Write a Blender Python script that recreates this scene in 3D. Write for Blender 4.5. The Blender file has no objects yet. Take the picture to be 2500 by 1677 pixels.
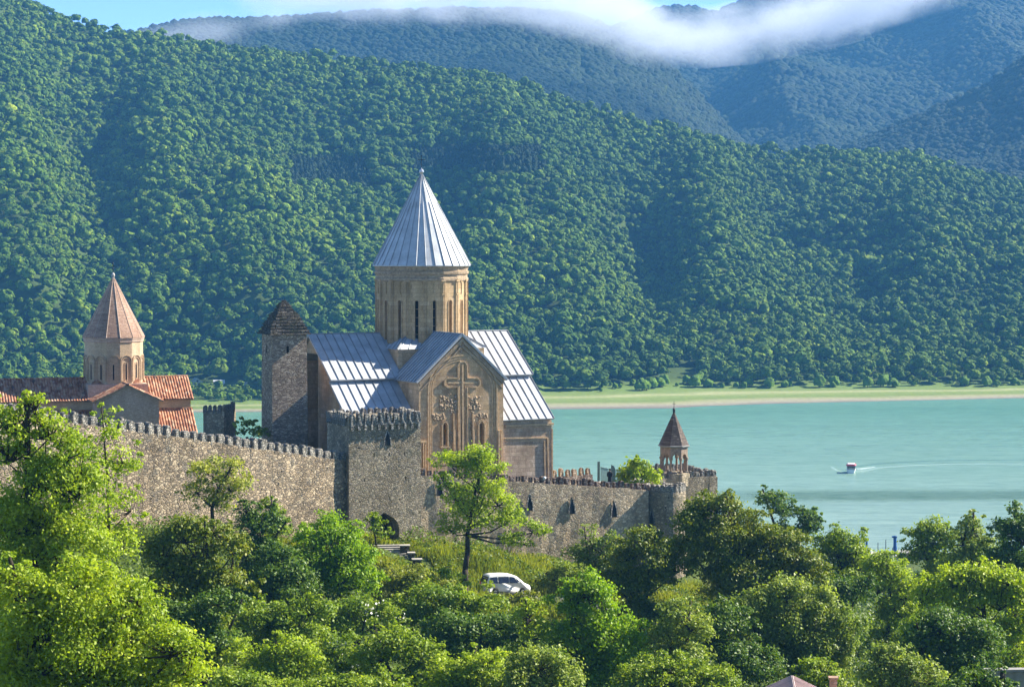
import bpy, bmesh, math, random
import numpy as np
from mathutils import Vector, Matrix, Quaternion
R = math.radians
random.seed(7)
RNG = np.random.default_rng(11)
sc = bpy.context.scene
COL = sc.collection

# ------------------------------------------------------------------ camera
CAMZ = 60.0
F = 5414.0                       # focal length in photo pixels (2500 wide)
PITCH = math.atan(238.5 / F)
cd = bpy.data.cameras.new('camera'); cam = bpy.data.objects.new('camera', cd); COL.objects.link(cam)
cam.location = (0, 0, CAMZ); cam.rotation_euler = (R(90) - PITCH, 0, 0)
cd.sensor_width = 36; cd.lens = 36 * F / 2500; cd.clip_start = 1; cd.clip_end = 20000
sc.camera = cam

# ------------------------------------------------------------------ light
SUN_AZ, SUN_EL = R(70), R(37)    # azimuth from +Y towards +X
w = bpy.data.worlds.new('World'); sc.world = w; w.use_nodes = True
wn = w.node_tree; wn.nodes.clear()
sky = wn.nodes.new('ShaderNodeTexSky'); sky.sky_type = 'NISHITA'; sky.sun_disc = False
sky.sun_elevation = SUN_EL; sky.sun_rotation = SUN_AZ; sky.air_density = 0.55; sky.dust_density = 0.0; sky.ozone_density = 2.0; sky.altitude = 6000
bg = wn.nodes.new('ShaderNodeBackground'); bg.inputs['Strength'].default_value = 0.135
wo = wn.nodes.new('ShaderNodeOutputWorld')
wn.links.new(sky.outputs[0], bg.inputs[0]); wn.links.new(bg.outputs[0], wo.inputs[0])
sl = bpy.data.lights.new('sun', 'SUN'); sl.energy = 5.0; sl.angle = R(0.5); sl.color = (1.0, 0.93, 0.80)
so = bpy.data.objects.new('sun', sl); COL.objects.link(so)
SUNV = Vector((math.sin(SUN_AZ) * math.cos(SUN_EL), math.cos(SUN_AZ) * math.cos(SUN_EL), math.sin(SUN_EL)))
so.rotation_euler = SUNV.to_track_quat('Z', 'Y').to_euler()
sc.view_settings.view_transform = 'Standard'; sc.view_settings.look = 'None'
sc.view_settings.exposure = 1.6; sc.view_settings.gamma = 1
sc.render.engine = 'CYCLES'
cy = sc.cycles
cy.use_denoising = True
try: cy.denoiser = 'OPENIMAGEDENOISE'
except Exception: pass
cy.max_bounces = 6; cy.diffuse_bounces = 3; cy.glossy_bounces = 2; cy.transmission_bounces = 2; cy.volume_bounces = 3
cy.transparent_max_bounces = 8; cy.use_adaptive_sampling = True; cy.adaptive_threshold = 0.02
cy.sample_clamp_indirect = 6
cy.volume_step_rate = 1.0; cy.volume_max_steps = 256

# ------------------------------------------------------------------ helpers
CP, SP = math.cos(PITCH), math.sin(PITCH)
def ray(px, py):
    a = (px - 1250) / F; b = -(py - 838.5) / F
    return Vector((a, CP + b * SP, -SP + b * CP))
def at(px, py, Y):               # the world point seen at a photo pixel, Y metres ahead
    d = ray(px, py); return Vector((0, 0, CAMZ)) + d * (Y / d.y)
def topx(p):
    p = np.asarray(p, float); x = p[..., 0]; y = p[..., 1]; z = p[..., 2] - CAMZ
    f = y * CP - z * SP; up = y * SP + z * CP
    return 1250 + F * x / f, 838.5 - F * up / f

def tag(o, label=None, cat=None, group=None, kind=None):
    if label: o['label'] = label
    if cat: o['category'] = cat
    if group: o['group'] = group
    if kind: o['kind'] = kind
    return o
def empty(name, loc=(0, 0, 0), rz=0.0, parent=None):
    o = bpy.data.objects.new(name, None); COL.objects.link(o); o.location = loc; o.rotation_euler = (0, 0, rz)
    o.empty_display_size = 0.5
    if parent: o.parent = parent
    return o
def link_mesh(name, me, m, parent=None, smooth=False):
    o = bpy.data.objects.new(name, me); COL.objects.link(o)
    for k in (m if isinstance(m, (list, tuple)) else [m]): me.materials.append(k)
    if parent: o.parent = parent
    if smooth: me.shade_smooth()
    return o
def arr_mesh(name, V, Fc, smooth=False, mi=None):
    V = np.ascontiguousarray(V, dtype=np.float32); Fc = np.ascontiguousarray(Fc, dtype=np.int32)
    me = bpy.data.meshes.new(name); k = Fc.shape[1]
    me.vertices.add(len(V)); me.vertices.foreach_set('co', V.ravel())
    me.loops.add(Fc.size); me.loops.foreach_set('vertex_index', Fc.ravel())
    me.polygons.add(len(Fc)); me.polygons.foreach_set('loop_start', np.arange(0, Fc.size, k, dtype=np.int32))
    me.polygons.foreach_set('loop_total', np.full(len(Fc), k, dtype=np.int32))
    if mi is not None: me.polygons.foreach_set('material_index', np.asarray(mi, dtype=np.int32))
    me.update(calc_edges=True); me.validate()
    if smooth: me.shade_smooth()
    return me

class MB:
    """collects shapes into one mesh"""
    def __init__(s): s.v = []; s.f = []; s.m = []; s.cm = 0
    def add(s, vs, fs):
        b = len(s.v); s.v += [tuple(v) for v in vs]
        for f in fs: s.f.append([b + i for i in f]); s.m.append(s.cm)
    def box(s, x0, y0, z0, x1, y1, z1, M=None, taper=0):
        t = taper
        vs = [Vector(v) for v in ((x0, y0, z0), (x1, y0, z0), (x1, y1, z0), (x0, y1, z0), (x0 + t, y0 + t, z1), (x1 - t, y0 + t, z1), (x1 - t, y1 - t, z1), (x0 + t, y1 - t, z1))]
        if M: vs = [M @ v for v in vs]
        s.add(vs, [(0, 3, 2, 1), (4, 5, 6, 7), (0, 1, 5, 4), (1, 2, 6, 5), (2, 3, 7, 6), (3, 0, 4, 7)])
    def prism(s, poly, d0, d1, fn):
        """poly: 2-D points; fn(a, b, d) -> 3-D"""
        n = len(poly); vs = [fn(a, b, d0) for a, b in poly] + [fn(a, b, d1) for a, b in poly]
        s.add(vs, [list(range(n))[::-1], list(range(n, 2 * n))] + [(i, (i + 1) % n, n + (i + 1) % n, n + i) for i in range(n)])
    def strip(s, pts, w, d0, d1, fn):
        """moulding along a polyline of 2-D points, width w, from depth d0 to d1"""
        pts = [Vector(p) for p in pts]; L = []; Rr = []
        for i, p in enumerate(pts):
            a = pts[max(i - 1, 0)]; b = pts[min(i + 1, len(pts) - 1)]
            if (b - a).length < 1e-6: continue
            t = (b - a).normalized(); n = Vector((-t.y, t.x)) * w / 2
            L.append(p + n); Rr.append(p - n)
        vs = []; fs = []
        for a, b in zip(L, Rr): vs += [fn(a.x, a.y, d0), fn(b.x, b.y, d0), fn(b.x, b.y, d1), fn(a.x, a.y, d1)]
        for i in range(len(L) - 1):
            q = 4 * i
            for j in range(4): fs.append((q + j, q + (j + 1) % 4, q + 4 + (j + 1) % 4, q + 4 + j))
        fs += [(3, 2, 1, 0), tuple(range(len(vs) - 4, len(vs)))]
        s.add(vs, fs)
    def lathe(s, prof, n, c=(0, 0, 0), ph=0.0, cap=True):
        c = Vector(c); b = len(s.v); vs = []
        for r, z in prof:
            for i in range(n):
                a = ph + 2 * math.pi * i / n; vs.append(c + Vector((r * math.cos(a), r * math.sin(a), z)))
        fs = []
        for k in range(len(prof) - 1):
            for i in range(n):
                j = (i + 1) % n; fs.append((k * n + i, k * n + j, (k + 1) * n + j, (k + 1) * n + i))
        if cap: fs += [tuple(range(n))[::-1], tuple(range((len(prof) - 1) * n, len(prof) * n))]
        s.add(vs, fs)
    def tube(s, p0, p1, r0, r1, n=6):
        p0 = Vector(p0); p1 = Vector(p1); d = (p1 - p0)
        if d.length < 1e-5: return
        q = d.to_track_quat('Z', 'Y'); vs = []
        for p, r in ((p0, r0), (p1, r1)):
            for i in range(n):
                a = 2 * math.pi * i / n; vs.append(p + q @ Vector((r * math.cos(a), r * math.sin(a), 0)))
        s.add(vs, [tuple(range(n))[::-1], tuple(range(n, 2 * n))] + [(i, (i + 1) % n, n + (i + 1) % n, n + i) for i in range(n)])
    def build(s, name, m, parent=None, smooth=False, bevel=0):
        me = bpy.data.meshes.new(name); me.from_pydata(s.v, [], s.f)
        me.polygons.foreach_set('material_index', s.m); me.update()
        if bevel or True:
            bm = bmesh.new(); bm.from_mesh(me)
            bmesh.ops.recalc_face_normals(bm, faces=bm.faces)
            if bevel: bmesh.ops.bevel(bm, geom=bm.edges, offset=bevel, segments=2, affect='EDGES', profile=0.6, clamp_overlap=True)
            bm.to_mesh(me); bm.free()
        return link_mesh(name, me, m, parent, smooth)

def carve(o, cutter):
    """cut openings (an MB in the same local frame) out of a mesh object"""
    tmp = cutter.build('opening', o.data.materials[0]); tmp.matrix_world = o.matrix_world.copy()
    bpy.context.view_layer.update(); tmp.parent = o.parent; tmp.matrix_local = o.matrix_local
    md = o.modifiers.new('b', 'BOOLEAN'); md.object = tmp; md.operation = 'DIFFERENCE'; md.solver = 'EXACT'; md.use_self = True
    dg = bpy.context.evaluated_depsgraph_get(); dg.update()
    me = bpy.data.meshes.new_from_object(o.evaluated_get(dg)); o.modifiers.clear(); o.data = me
    tm = tmp.data; bpy.data.objects.remove(tmp); bpy.data.meshes.remove(tm)

# ------------------------------------------------------------------ materials
class NT:
    def __init__(s, name):
        s.m = bpy.data.materials.new(name); s.m.use_nodes = True; s.t = s.m.node_tree; s.t.nodes.clear()
        s.out = s.t.nodes.new('ShaderNodeOutputMaterial')
    def n(s, typ, ins=None, **pr):
        nd = s.t.nodes.new('ShaderNode' + typ)
        for k, v in pr.items(): setattr(nd, k, v)
        for k, v in (ins or {}).items():
            i = nd.inputs[k]
            if hasattr(v, 'is_output') or isinstance(v, bpy.types.NodeSocket): s.t.links.new(v, i)
            else: i.default_value = v
        return nd
    def ramp(s, fac, stops, interp='LINEAR'):
        nd = s.t.nodes.new('ShaderNodeValToRGB'); e = nd.color_ramp.elements; nd.color_ramp.interpolation = interp
        while len(e) < len(stops): e.new(0.5)
        for k, (p, c) in zip(e, stops): k.position = p; k.color = (*c, 1) if len(c) == 3 else c
        s.t.links.new(fac, nd.inputs[0]); return nd.outputs[0]
    def mix(s, f, a, b, mode='MIX'):
        nd = s.t.nodes.new('ShaderNodeMix'); nd.data_type = 'RGBA'; nd.blend_type = mode
        for idx, v in ((0, f), (6, a), (7, b)):
            if isinstance(v, bpy.types.NodeSocket): s.t.links.new(v, nd.inputs[idx])
            elif idx == 0: nd.inputs[0].default_value = v
            else: nd.inputs[idx].default_value = (*v, 1)
        return nd.outputs[2]
    def math(s, op, a, b=0.0, clamp=False):
        nd = s.t.nodes.new('ShaderNodeMath'); nd.operation = op; nd.use_clamp = clamp
        for i, v in ((0, a), (1, b)):
            if isinstance(v, bpy.types.NodeSocket): s.t.links.new(v, nd.inputs[i])
            else: nd.inputs[i].default_value = v
        return nd.outputs[0]
    def bsdf(s, col, rough=0.85, metal=0.0, spec=0.3, normal=None, **kw):
        ins = {'Base Color': col if isinstance(col, bpy.types.NodeSocket) else (*col, 1), 'Roughness': rough, 'Metallic': metal, 'Specular IOR Level': spec}
        if normal: ins['Normal'] = normal
        ins.update(kw); b = s.n('BsdfPrincipled', ins); s.t.links.new(b.outputs[0], s.out.inputs[0]); return b
    def bump(s, h, strength=0.5, dist=0.05):
        return s.n('Bump', {'Height': h, 'Strength': strength, 'Distance': dist}).outputs[0]
    def noise(s, vec, scale, detail=4, rough=0.55):
        i = {'Scale': scale, 'Detail': detail, 'Roughness': rough}
        if vec: i['Vector'] = vec
        return s.n('TexNoise', i).outputs['Fac']

def rubble(name, stones, mortar, size=0.42, zs=1.6, stain=(0.5, 0.5, 0.5), bs=0.8, moss=None, tint=None):
    m = NT(name); oc = m.n('TexCoord').outputs['Object']
    ds = m.n('TexNoise', {'Vector': oc, 'Scale': 1.7, 'Detail': 3}).outputs['Color']
    dv = m.n('VectorMath', {0: ds, 1: (0.5, 0.5, 0.5)}, operation='SUBTRACT').outputs[0]
    dv = m.n('VectorMath', {0: dv, 'Scale': 0.35}, operation='SCALE').outputs[0]
    av = m.n('VectorMath', {0: oc, 1: dv}, operation='ADD').outputs[0]
    mp = m.n('Mapping', {'Vector': av, 'Scale': (1 / size, 1 / size, zs / size)}).outputs[0]
    v1 = m.n('TexVoronoi', {'Vector': mp, 'Scale': 1.0, 'Randomness': 0.95})
    ve = m.n('TexVoronoi', {'Vector': mp, 'Scale': 1.0, 'Randomness': 0.95}, feature='DISTANCE_TO_EDGE').outputs['Distance']
    rnd = m.n('SeparateColor', {0: v1.outputs['Color']})
    k = len(stones); c = m.ramp(rnd.outputs[0], [(i / k, s_) for i, s_ in enumerate(stones)], 'CONSTANT')
    edge = m.ramp(ve, [(0.0, (0, 0, 0)), (0.13, (1, 1, 1))])
    fine = m.noise(oc, 9, 5, 0.65)
    c = m.mix(1.0, c, m.ramp(fine, [(0.3, (0.6, 0.6, 0.6)), (0.7, (1.25, 1.25, 1.25))]), 'MULTIPLY')
    c = m.mix(edge, mortar, c)
    big = m.noise(m.n('Mapping', {'Vector': oc, 'Scale': (1, 1, 0.45)}).outputs[0], 0.32, 5, 0.65)
    c = m.mix(1.0, c, m.ramp(big, [(0.32, stain), (0.62, (1.12, 1.1, 1.06))]), 'MULTIPLY')
    if moss:
        n2 = m.noise(oc, 0.9, 5, 0.7)
        c = m.mix(m.ramp(n2, [(0.52, (0, 0, 0)), (0.66, (0.75, 0.75, 0.75))]), c, moss)
    holes = m.n('TexVoronoi', {'Vector': oc, 'Scale': 0.9}).outputs['Distance']
    c = m.mix(m.ramp(holes, [(0.055, (1, 1, 1)), (0.09, (0, 0, 0))]), c, (0.012, 0.011, 0.01))
    h = m.math('ADD', m.math('MULTIPLY', edge, 0.7), m.math('MULTIPLY', fine, 0.5))
    h = m.math('ADD', h, m.math('MULTIPLY', rnd.outputs[1], 0.5))
    m.bsdf(c, 0.92, 0, 0.2, m.bump(h, bs, 0.16)); return m.m

def ashlar(name, cols, mortar, bw=0.9, bh=0.42, stain=(0.62, 0.58, 0.52), bs=0.4):
    m = NT(name); oc = m.n('TexCoord').outputs['Object']
    sx = m.n('SeparateXYZ', {0: oc})
    hx = m.math('ADD', sx.outputs[0], m.math('MULTIPLY', sx.outputs[1], 1.0))
    v = m.n('CombineXYZ', {0: hx, 1: sx.outputs[2], 2: 0.0}).outputs[0]
    dn = m.n('TexNoise', {'Vector': oc, 'Scale': 1.2, 'Detail': 2}).outputs['Color']
    v = m.n('VectorMath', {0: v, 1: m.n('VectorMath', {0: dn, 'Scale': 0.09}, operation='SCALE').outputs[0]}, operation='ADD').outputs[0]
    b = m.n('TexBrick', {'Vector': v, 'Color1': (0, 0, 0, 1), 'Color2': (1, 1, 1, 1), 'Mortar': (0.5, 0.5, 0.5, 1), 'Scale': 1.0, 'Mortar Size': 0.018, 'Mortar Smooth': 0.3, 'Bias': 0.0, 'Brick Width': bw, 'Row Height': bh}, offset=0.43, squash=0.8, squash_frequency=3)
    k = len(cols); c = m.ramp(b.outputs['Color'], [(i / max(k - 1, 1), s_) for i, s_ in enumerate(cols)])
    fine = m.noise(oc, 7, 6, 0.7)
    c = m.mix(1.0, c, m.ramp(fine, [(0.3, (0.72, 0.7, 0.68)), (0.7, (1.2, 1.2, 1.2))]), 'MULTIPLY')
    big = m.noise(m.n('Mapping', {'Vector': oc, 'Scale': (1, 1, 0.4)}).outputs[0], 0.55, 6, 0.7)
    c = m.mix(1.0, c, m.ramp(big, [(0.35, stain), (0.6, (1.1, 1.08, 1.05))]), 'MULTIPLY')
    c = m.mix(m.math('MULTIPLY', b.outputs['Fac'], 0.75), c, mortar)
    h = m.math('SUBTRACT', m.math('MULTIPLY', fine, 0.6), b.outputs['Fac'])
    m.bsdf(c, 0.88, 0, 0.25, m.bump(h, bs, 0.05)); return m.m

def simple(name, col, rough=0.7, metal=0.0, var=0.25, scale=3.0, bs=0.2, spec=0.4):
    m = NT(name); oc = m.n('TexCoord').outputs['Object']; f = m.noise(oc, scale, 5, 0.6)
    lo = tuple(c * (1 - var) for c in col); hi = tuple(min(1, c * (1 + var)) for c in col)
    c = m.ramp(f, [(0.3, lo), (0.7, hi)])
    m.bsdf(c, rough, metal, spec, m.bump(f, bs, 0.03)); return m.m

def leafmat(name, c0, c1, c2, trans=0.35, big=0.25, spec=0.25):
    """leaf colour varies leaf by leaf and from spray to spray"""
    m = NT(name); geo = m.n('NewGeometry')
    oc = m.n('TexCoord').outputs['Object']
    a = m.ramp(geo.outputs['Random Per Island'], [(0.0, c0), (0.5, c1), (1.0, c2)])
    f = m.noise(oc, big, 3, 0.6)
    c = m.mix(1.0, a, m.ramp(f, [(0.3, (0.62, 0.72, 0.7)), (0.7, (1.3, 1.2, 1.1))]), 'MULTIPLY')
    p = m.n('BsdfPrincipled', {'Base Color': c, 'Roughness': 0.5, 'Specular IOR Level': spec})
    t = m.n('BsdfTranslucent', {'Color': m.mix(1.0, c, (1.5, 1.5, 0.7), 'MULTIPLY')})
    mx = m.n('MixShader', {0: trans, 1: p.outputs[0], 2: t.outputs[0]}); m.t.links.new(mx.outputs[0], m.out.inputs[0])
    return m.m

M = {}
M['rubble'] = rubble('fortress_rubble', [(0.517, 0.406, 0.273), (0.419, 0.328, 0.219), (0.591, 0.474, 0.321), (0.469, 0.361, 0.238), (0.346, 0.282, 0.200), (0.690, 0.564, 0.389)], (0.33, 0.28, 0.21), 0.30, 1.5, (0.62, 0.6, 0.57), 0.55)
M['merlon_tan'] = rubble('tan_merlon', [(0.42, 0.32, 0.23), (0.34, 0.26, 0.19), (0.50, 0.40, 0.30), (0.38, 0.29, 0.21)], (0.26, 0.20, 0.145), 0.3, 1.4, (0.7, 0.68, 0.66), 0.6)
M['rubble_left'] = rubble('weathered_rubble', [(0.438, 0.341, 0.231), (0.321, 0.254, 0.172), (0.526, 0.415, 0.282), (0.379, 0.294, 0.196), (0.248, 0.201, 0.144), (0.642, 0.522, 0.357)], (0.20, 0.165, 0.125), 0.34, 1.5, (0.5, 0.49, 0.47), 0.8, moss=(0.17, 0.155, 0.125))
M['rubble_dark'] = rubble('dark_rubble', [(0.480, 0.392, 0.271), (0.364, 0.297, 0.205), (0.571, 0.469, 0.327), (0.416, 0.339, 0.231), (0.649, 0.535, 0.379)], (0.23, 0.20, 0.16), 0.28, 1.4, (0.55, 0.54, 0.5), 0.65, moss=(0.15, 0.145, 0.10))
M['merlon'] = rubble('merlon_rubble', [(0.446, 0.414, 0.357), (0.293, 0.276, 0.240), (0.586, 0.540, 0.469), (0.364, 0.333, 0.290)], (0.19, 0.18, 0.155), 0.30, 1.3, (0.6, 0.62, 0.62), 1.0)
M['merlon_red'] = rubble('reddish_merlon', [(0.31, 0.23, 0.19), (0.20, 0.15, 0.13), (0.40, 0.33, 0.28), (0.25, 0.19, 0.16)], (0.15, 0.115, 0.10), 0.26, 1.3, (0.6, 0.6, 0.6), 1.0)
M['slate'] = rubble('slate_courses', [(0.422, 0.322, 0.234), (0.293, 0.224, 0.167), (0.528, 0.414, 0.301), (0.352, 0.265, 0.190), (0.610, 0.494, 0.368)], (0.19, 0.145, 0.105), 0.34, 3.0, (0.75, 0.73, 0.7), 0.7)
M['roofslate'] = rubble('roof_slates', [(0.15, 0.13, 0.10), (0.10, 0.09, 0.075), (0.24, 0.21, 0.165), (0.12, 0.105, 0.085)], (0.06, 0.052, 0.042), 0.4, 3.0, (0.5, 0.5, 0.5), 1.0, moss=(0.06, 0.065, 0.03))
M['ashlar'] = ashlar('honey_ashlar', [(0.52, 0.36, 0.20), (0.59, 0.42, 0.25), (0.47, 0.33, 0.20), (0.64, 0.48, 0.31)], (0.30, 0.21, 0.125))
M['ashlar_grey'] = ashlar('greyish_ashlar', [(0.541, 0.413, 0.288), (0.616, 0.477, 0.339), (0.487, 0.360, 0.257), (0.692, 0.551, 0.401)], (0.22, 0.165, 0.11), 0.75, 0.4)
M['relief'] = simple('carved_stone', (0.50, 0.35, 0.20), 0.85, 0, 0.3, 3.5, 0.5, 0.2)
M['relief_dark'] = simple('weathered_carving', (0.33, 0.245, 0.16), 0.88, 0, 0.35, 4, 0.5, 0.2)
M['drum'] = ashlar('drum_ashlar', [(0.46, 0.33, 0.185), (0.51, 0.37, 0.215), (0.42, 0.30, 0.165), (0.56, 0.42, 0.26)], (0.29, 0.19, 0.10), 0.8, 0.42, (0.72, 0.68, 0.62), 0.3)
M['brick'] = ashlar('pink_brick', [(0.48, 0.35, 0.27), (0.55, 0.42, 0.33), (0.42, 0.30, 0.23), (0.60, 0.48, 0.38)], (0.40, 0.31, 0.25), 0.3, 0.1, (0.78, 0.74, 0.7), 0.3)
M['cream'] = ashlar('cream_brick', [(0.50, 0.37, 0.24), (0.56, 0.43, 0.29), (0.46, 0.34, 0.22)], (0.38, 0.28, 0.19), 0.4, 0.12, (0.82, 0.79, 0.74), 0.3)
M['conebrick'] = ashlar('cone_tiles', [(0.36, 0.235, 0.17), (0.42, 0.285, 0.21), (0.31, 0.20, 0.145), (0.47, 0.335, 0.25)], (0.24, 0.15, 0.11), 0.35, 0.17, (0.75, 0.7, 0.66), 0.6)
M['dark'] = simple('dark_opening', (0.012, 0.011, 0.012), 0.6, 0, 0.2, 2, 0.1, 0.3)
M['bark'] = simple('bark', (0.055, 0.045, 0.035), 0.95, 0, 0.4, 6, 0.7, 0.1)
M['iron'] = simple('dark_iron', (0.03, 0.035, 0.035), 0.5, 0.6, 0.2, 6, 0.1)
def metalroof(name, col, rough):
    m = NT(name); oc = m.n('TexCoord').outputs['Object']; f = m.noise(oc, 0.8, 5, 0.6); g = m.noise(oc, 5, 4, 0.6)
    c = m.ramp(f, [(0.3, tuple(k * 0.7 for k in col)), (0.65, col)])
    c = m.mix(1.0, c, m.ramp(g, [(0.3, (0.9, 0.9, 0.9)), (0.7, (1.05, 1.05, 1.05))]), 'MULTIPLY')
    rr = m.ramp(f, [(0.3, (rough + 0.1,) * 3), (0.7, (rough,) * 3)])
    m.bsdf(c, rr, 0.12, 0.35, m.bump(f, 0.25, 0.12)); return m.m
M['zinc'] = metalroof('standing_seam_metal', (0.52, 0.54, 0.555), 0.5)
M['seam'] = metalroof('seam_metal', (0.32, 0.34, 0.36), 0.5)
def tilemat():
    m = NT('clay_tile'); oc = m.n('TexCoord').outputs['Object']
    mp = m.n('Mapping', {'Vector': oc, 'Scale': (3.6, 2.2, 2.2)}).outputs[0]
    v = m.n('TexVoronoi', {'Vector': mp, 'Scale': 1.0}); s_ = m.n('SeparateColor', {0: v.outputs['Color']}).outputs[0]
    c = m.ramp(s_, [(0, (0.25, 0.10, 0.055)), (0.4, (0.40, 0.18, 0.095)), (0.75, (0.50, 0.27, 0.16)), (0.93, (0.52, 0.36, 0.24)), (1, (0.12, 0.06, 0.045))])
    f = m.noise(oc, 0.6, 4, 0.6); c = m.mix(1.0, c, m.ramp(f, [(0.3, (0.7, 0.68, 0.65)), (0.7, (1.15, 1.12, 1.1))]), 'MULTIPLY')
    m.bsdf(c, 0.8, 0, 0.3, m.bump(s_, 0.4, 0.05)); return m.m
M['tile'] = tilemat()

M['white'] = simple('white_paint', (0.78, 0.78, 0.76), 0.3, 0, 0.04, 2, 0.0, 0.5)
M['carglass'] = simple('tinted_glass', (0.015, 0.016, 0.02), 0.08, 0, 0.1, 2, 0.0, 0.8)
M['rubber'] = simple('rubber', (0.02, 0.02, 0.02), 0.8, 0, 0.1, 5, 0.1, 0.2)
M['alloy'] = simple('alloy', (0.6, 0.6, 0.6), 0.35, 0.8, 0.1, 5, 0.0)
M['concrete'] = simple('concrete', (0.27, 0.26, 0.24), 0.9, 0, 0.25, 2.2, 0.4, 0.2)
M['asphalt'] = simple('road_asphalt', (0.16, 0.155, 0.15), 0.95, 0, 0.2, 4, 0.3, 0.2)
M['fence'] = simple('weathered_fence', (0.16, 0.24, 0.22), 0.7, 0.1, 0.2, 5, 0.2)
M['lightslab'] = simple('pale_stone_slab', (0.42, 0.39, 0.34), 0.9, 0, 0.2, 3, 0.3, 0.2)
M['blue'] = simple('blue_paint', (0.02, 0.09, 0.28), 0.45, 0, 0.2, 5, 0.1)
M['red'] = simple('red_canvas', (0.62, 0.10, 0.12), 0.7, 0, 0.15, 5, 0.1)
M['pinkroof'] = metalroof('faded_red_sheet', (0.66, 0.52, 0.48), 0.6)
M['robe'] = simple('black_cloth', (0.014, 0.015, 0.018), 0.85, 0, 0.2, 5, 0.2, 0.2)
M['skin'] = simple('skin', (0.38, 0.22, 0.15), 0.6, 0, 0.1, 5, 0.0)
# foliage
M['lf_bright'] = leafmat('yellow_green_leaves', (0.19, 0.28, 0.010), (0.29, 0.39, 0.016), (0.42, 0.50, 0.045), 0.42)
M['lf_vivid'] = leafmat('vivid_green_leaves', (0.13, 0.25, 0.006), (0.21, 0.35, 0.008), (0.30, 0.42, 0.012), 0.42)
M['lf_mid'] = leafmat('mid_green_leaves', (0.125, 0.21, 0.010), (0.21, 0.30, 0.016), (0.32, 0.40, 0.035), 0.35)
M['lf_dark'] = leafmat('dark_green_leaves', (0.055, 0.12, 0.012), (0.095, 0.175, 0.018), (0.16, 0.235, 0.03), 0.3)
M['lf_olive'] = leafmat('olive_brown_leaves', (0.10, 0.155, 0.008), (0.16, 0.21, 0.014), (0.25, 0.265, 0.024), 0.32)
M['lf_willow'] = leafmat('grey_green_leaves', (0.14, 0.21, 0.03), (0.23, 0.30, 0.045), (0.34, 0.41, 0.08), 0.35)
M['lf_lime'] = leafmat('pale_lime_leaves', (0.19, 0.24, 0.025), (0.30, 0.34, 0.045), (0.42, 0.44, 0.09), 0.42)
M['lf_grass'] = leafmat('tall_grass', (0.13, 0.17, 0.015), (0.22, 0.26, 0.03), (0.34, 0.35, 0.06), 0.4, 0.15)
M['lf_under'] = leafmat('undergrowth_leaves', (0.06, 0.11, 0.012), (0.11, 0.17, 0.018), (0.17, 0.235, 0.03), 0.35, 0.12)
M['blossom'] = simple('white_blossom', (0.7, 0.7, 0.6), 0.8, 0, 0.1, 5, 0.0)
def forestmat(name, c0, c1, c2, big=0.006):
    m = NT(name); geo = m.n('NewGeometry'); oc = m.n('TexCoord').outputs['Object']
    a = m.ramp(geo.outputs['Random Per Island'], [(0.0, c0), (0.55, c1), (1.0, c2)])
    f = m.noise(oc, big, 5, 0.6); g = m.noise(oc, 0.8, 4, 0.7)
    c = m.mix(1.0, a, m.ramp(f, [(0.35, (0.6, 0.72, 0.8)), (0.65, (1.4, 1.25, 0.9))]), 'MULTIPLY')
    c = m.mix(1.0, c, m.ramp(g, [(0.35, (0.55, 0.6, 0.6)), (0.65, (1.3, 1.3, 1.25))]), 'MULTIPLY')
    sp_ = m.n('TexVoronoi', {'Vector': oc, 'Scale': 0.17}).outputs['Color']; sr = m.n('SeparateColor', {0: sp_}).outputs[0]
    c = m.mix(1.0, c, m.ramp(sr, [(0.0, (0.62, 0.7, 0.72)), (0.5, (0.95, 0.95, 0.95)), (0.85, (1.25, 1.15, 0.9)), (1.0, (1.6, 1.3, 0.8))]), 'MULTIPLY')
    m.bsdf(c, 0.8, 0, 0.15, m.bump(g, 1.0, 1.0)); return m.m
M['forest'] = forestmat('broadleaf_canopy', (0.042, 0.105, 0.008), (0.072, 0.145, 0.010), (0.125, 0.20, 0.014))
M['conifer'] = forestmat('conifer_canopy', (0.014, 0.036, 0.022), (0.022, 0.048, 0.026), (0.03, 0.06, 0.03))
M['farforest'] = forestmat('distant_canopy', (0.007, 0.018, 0.006), (0.011, 0.025, 0.008), (0.018, 0.036, 0.010), 0.003)  # darkened in its colour instead of by a cloud's shadow on the mountains

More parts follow.
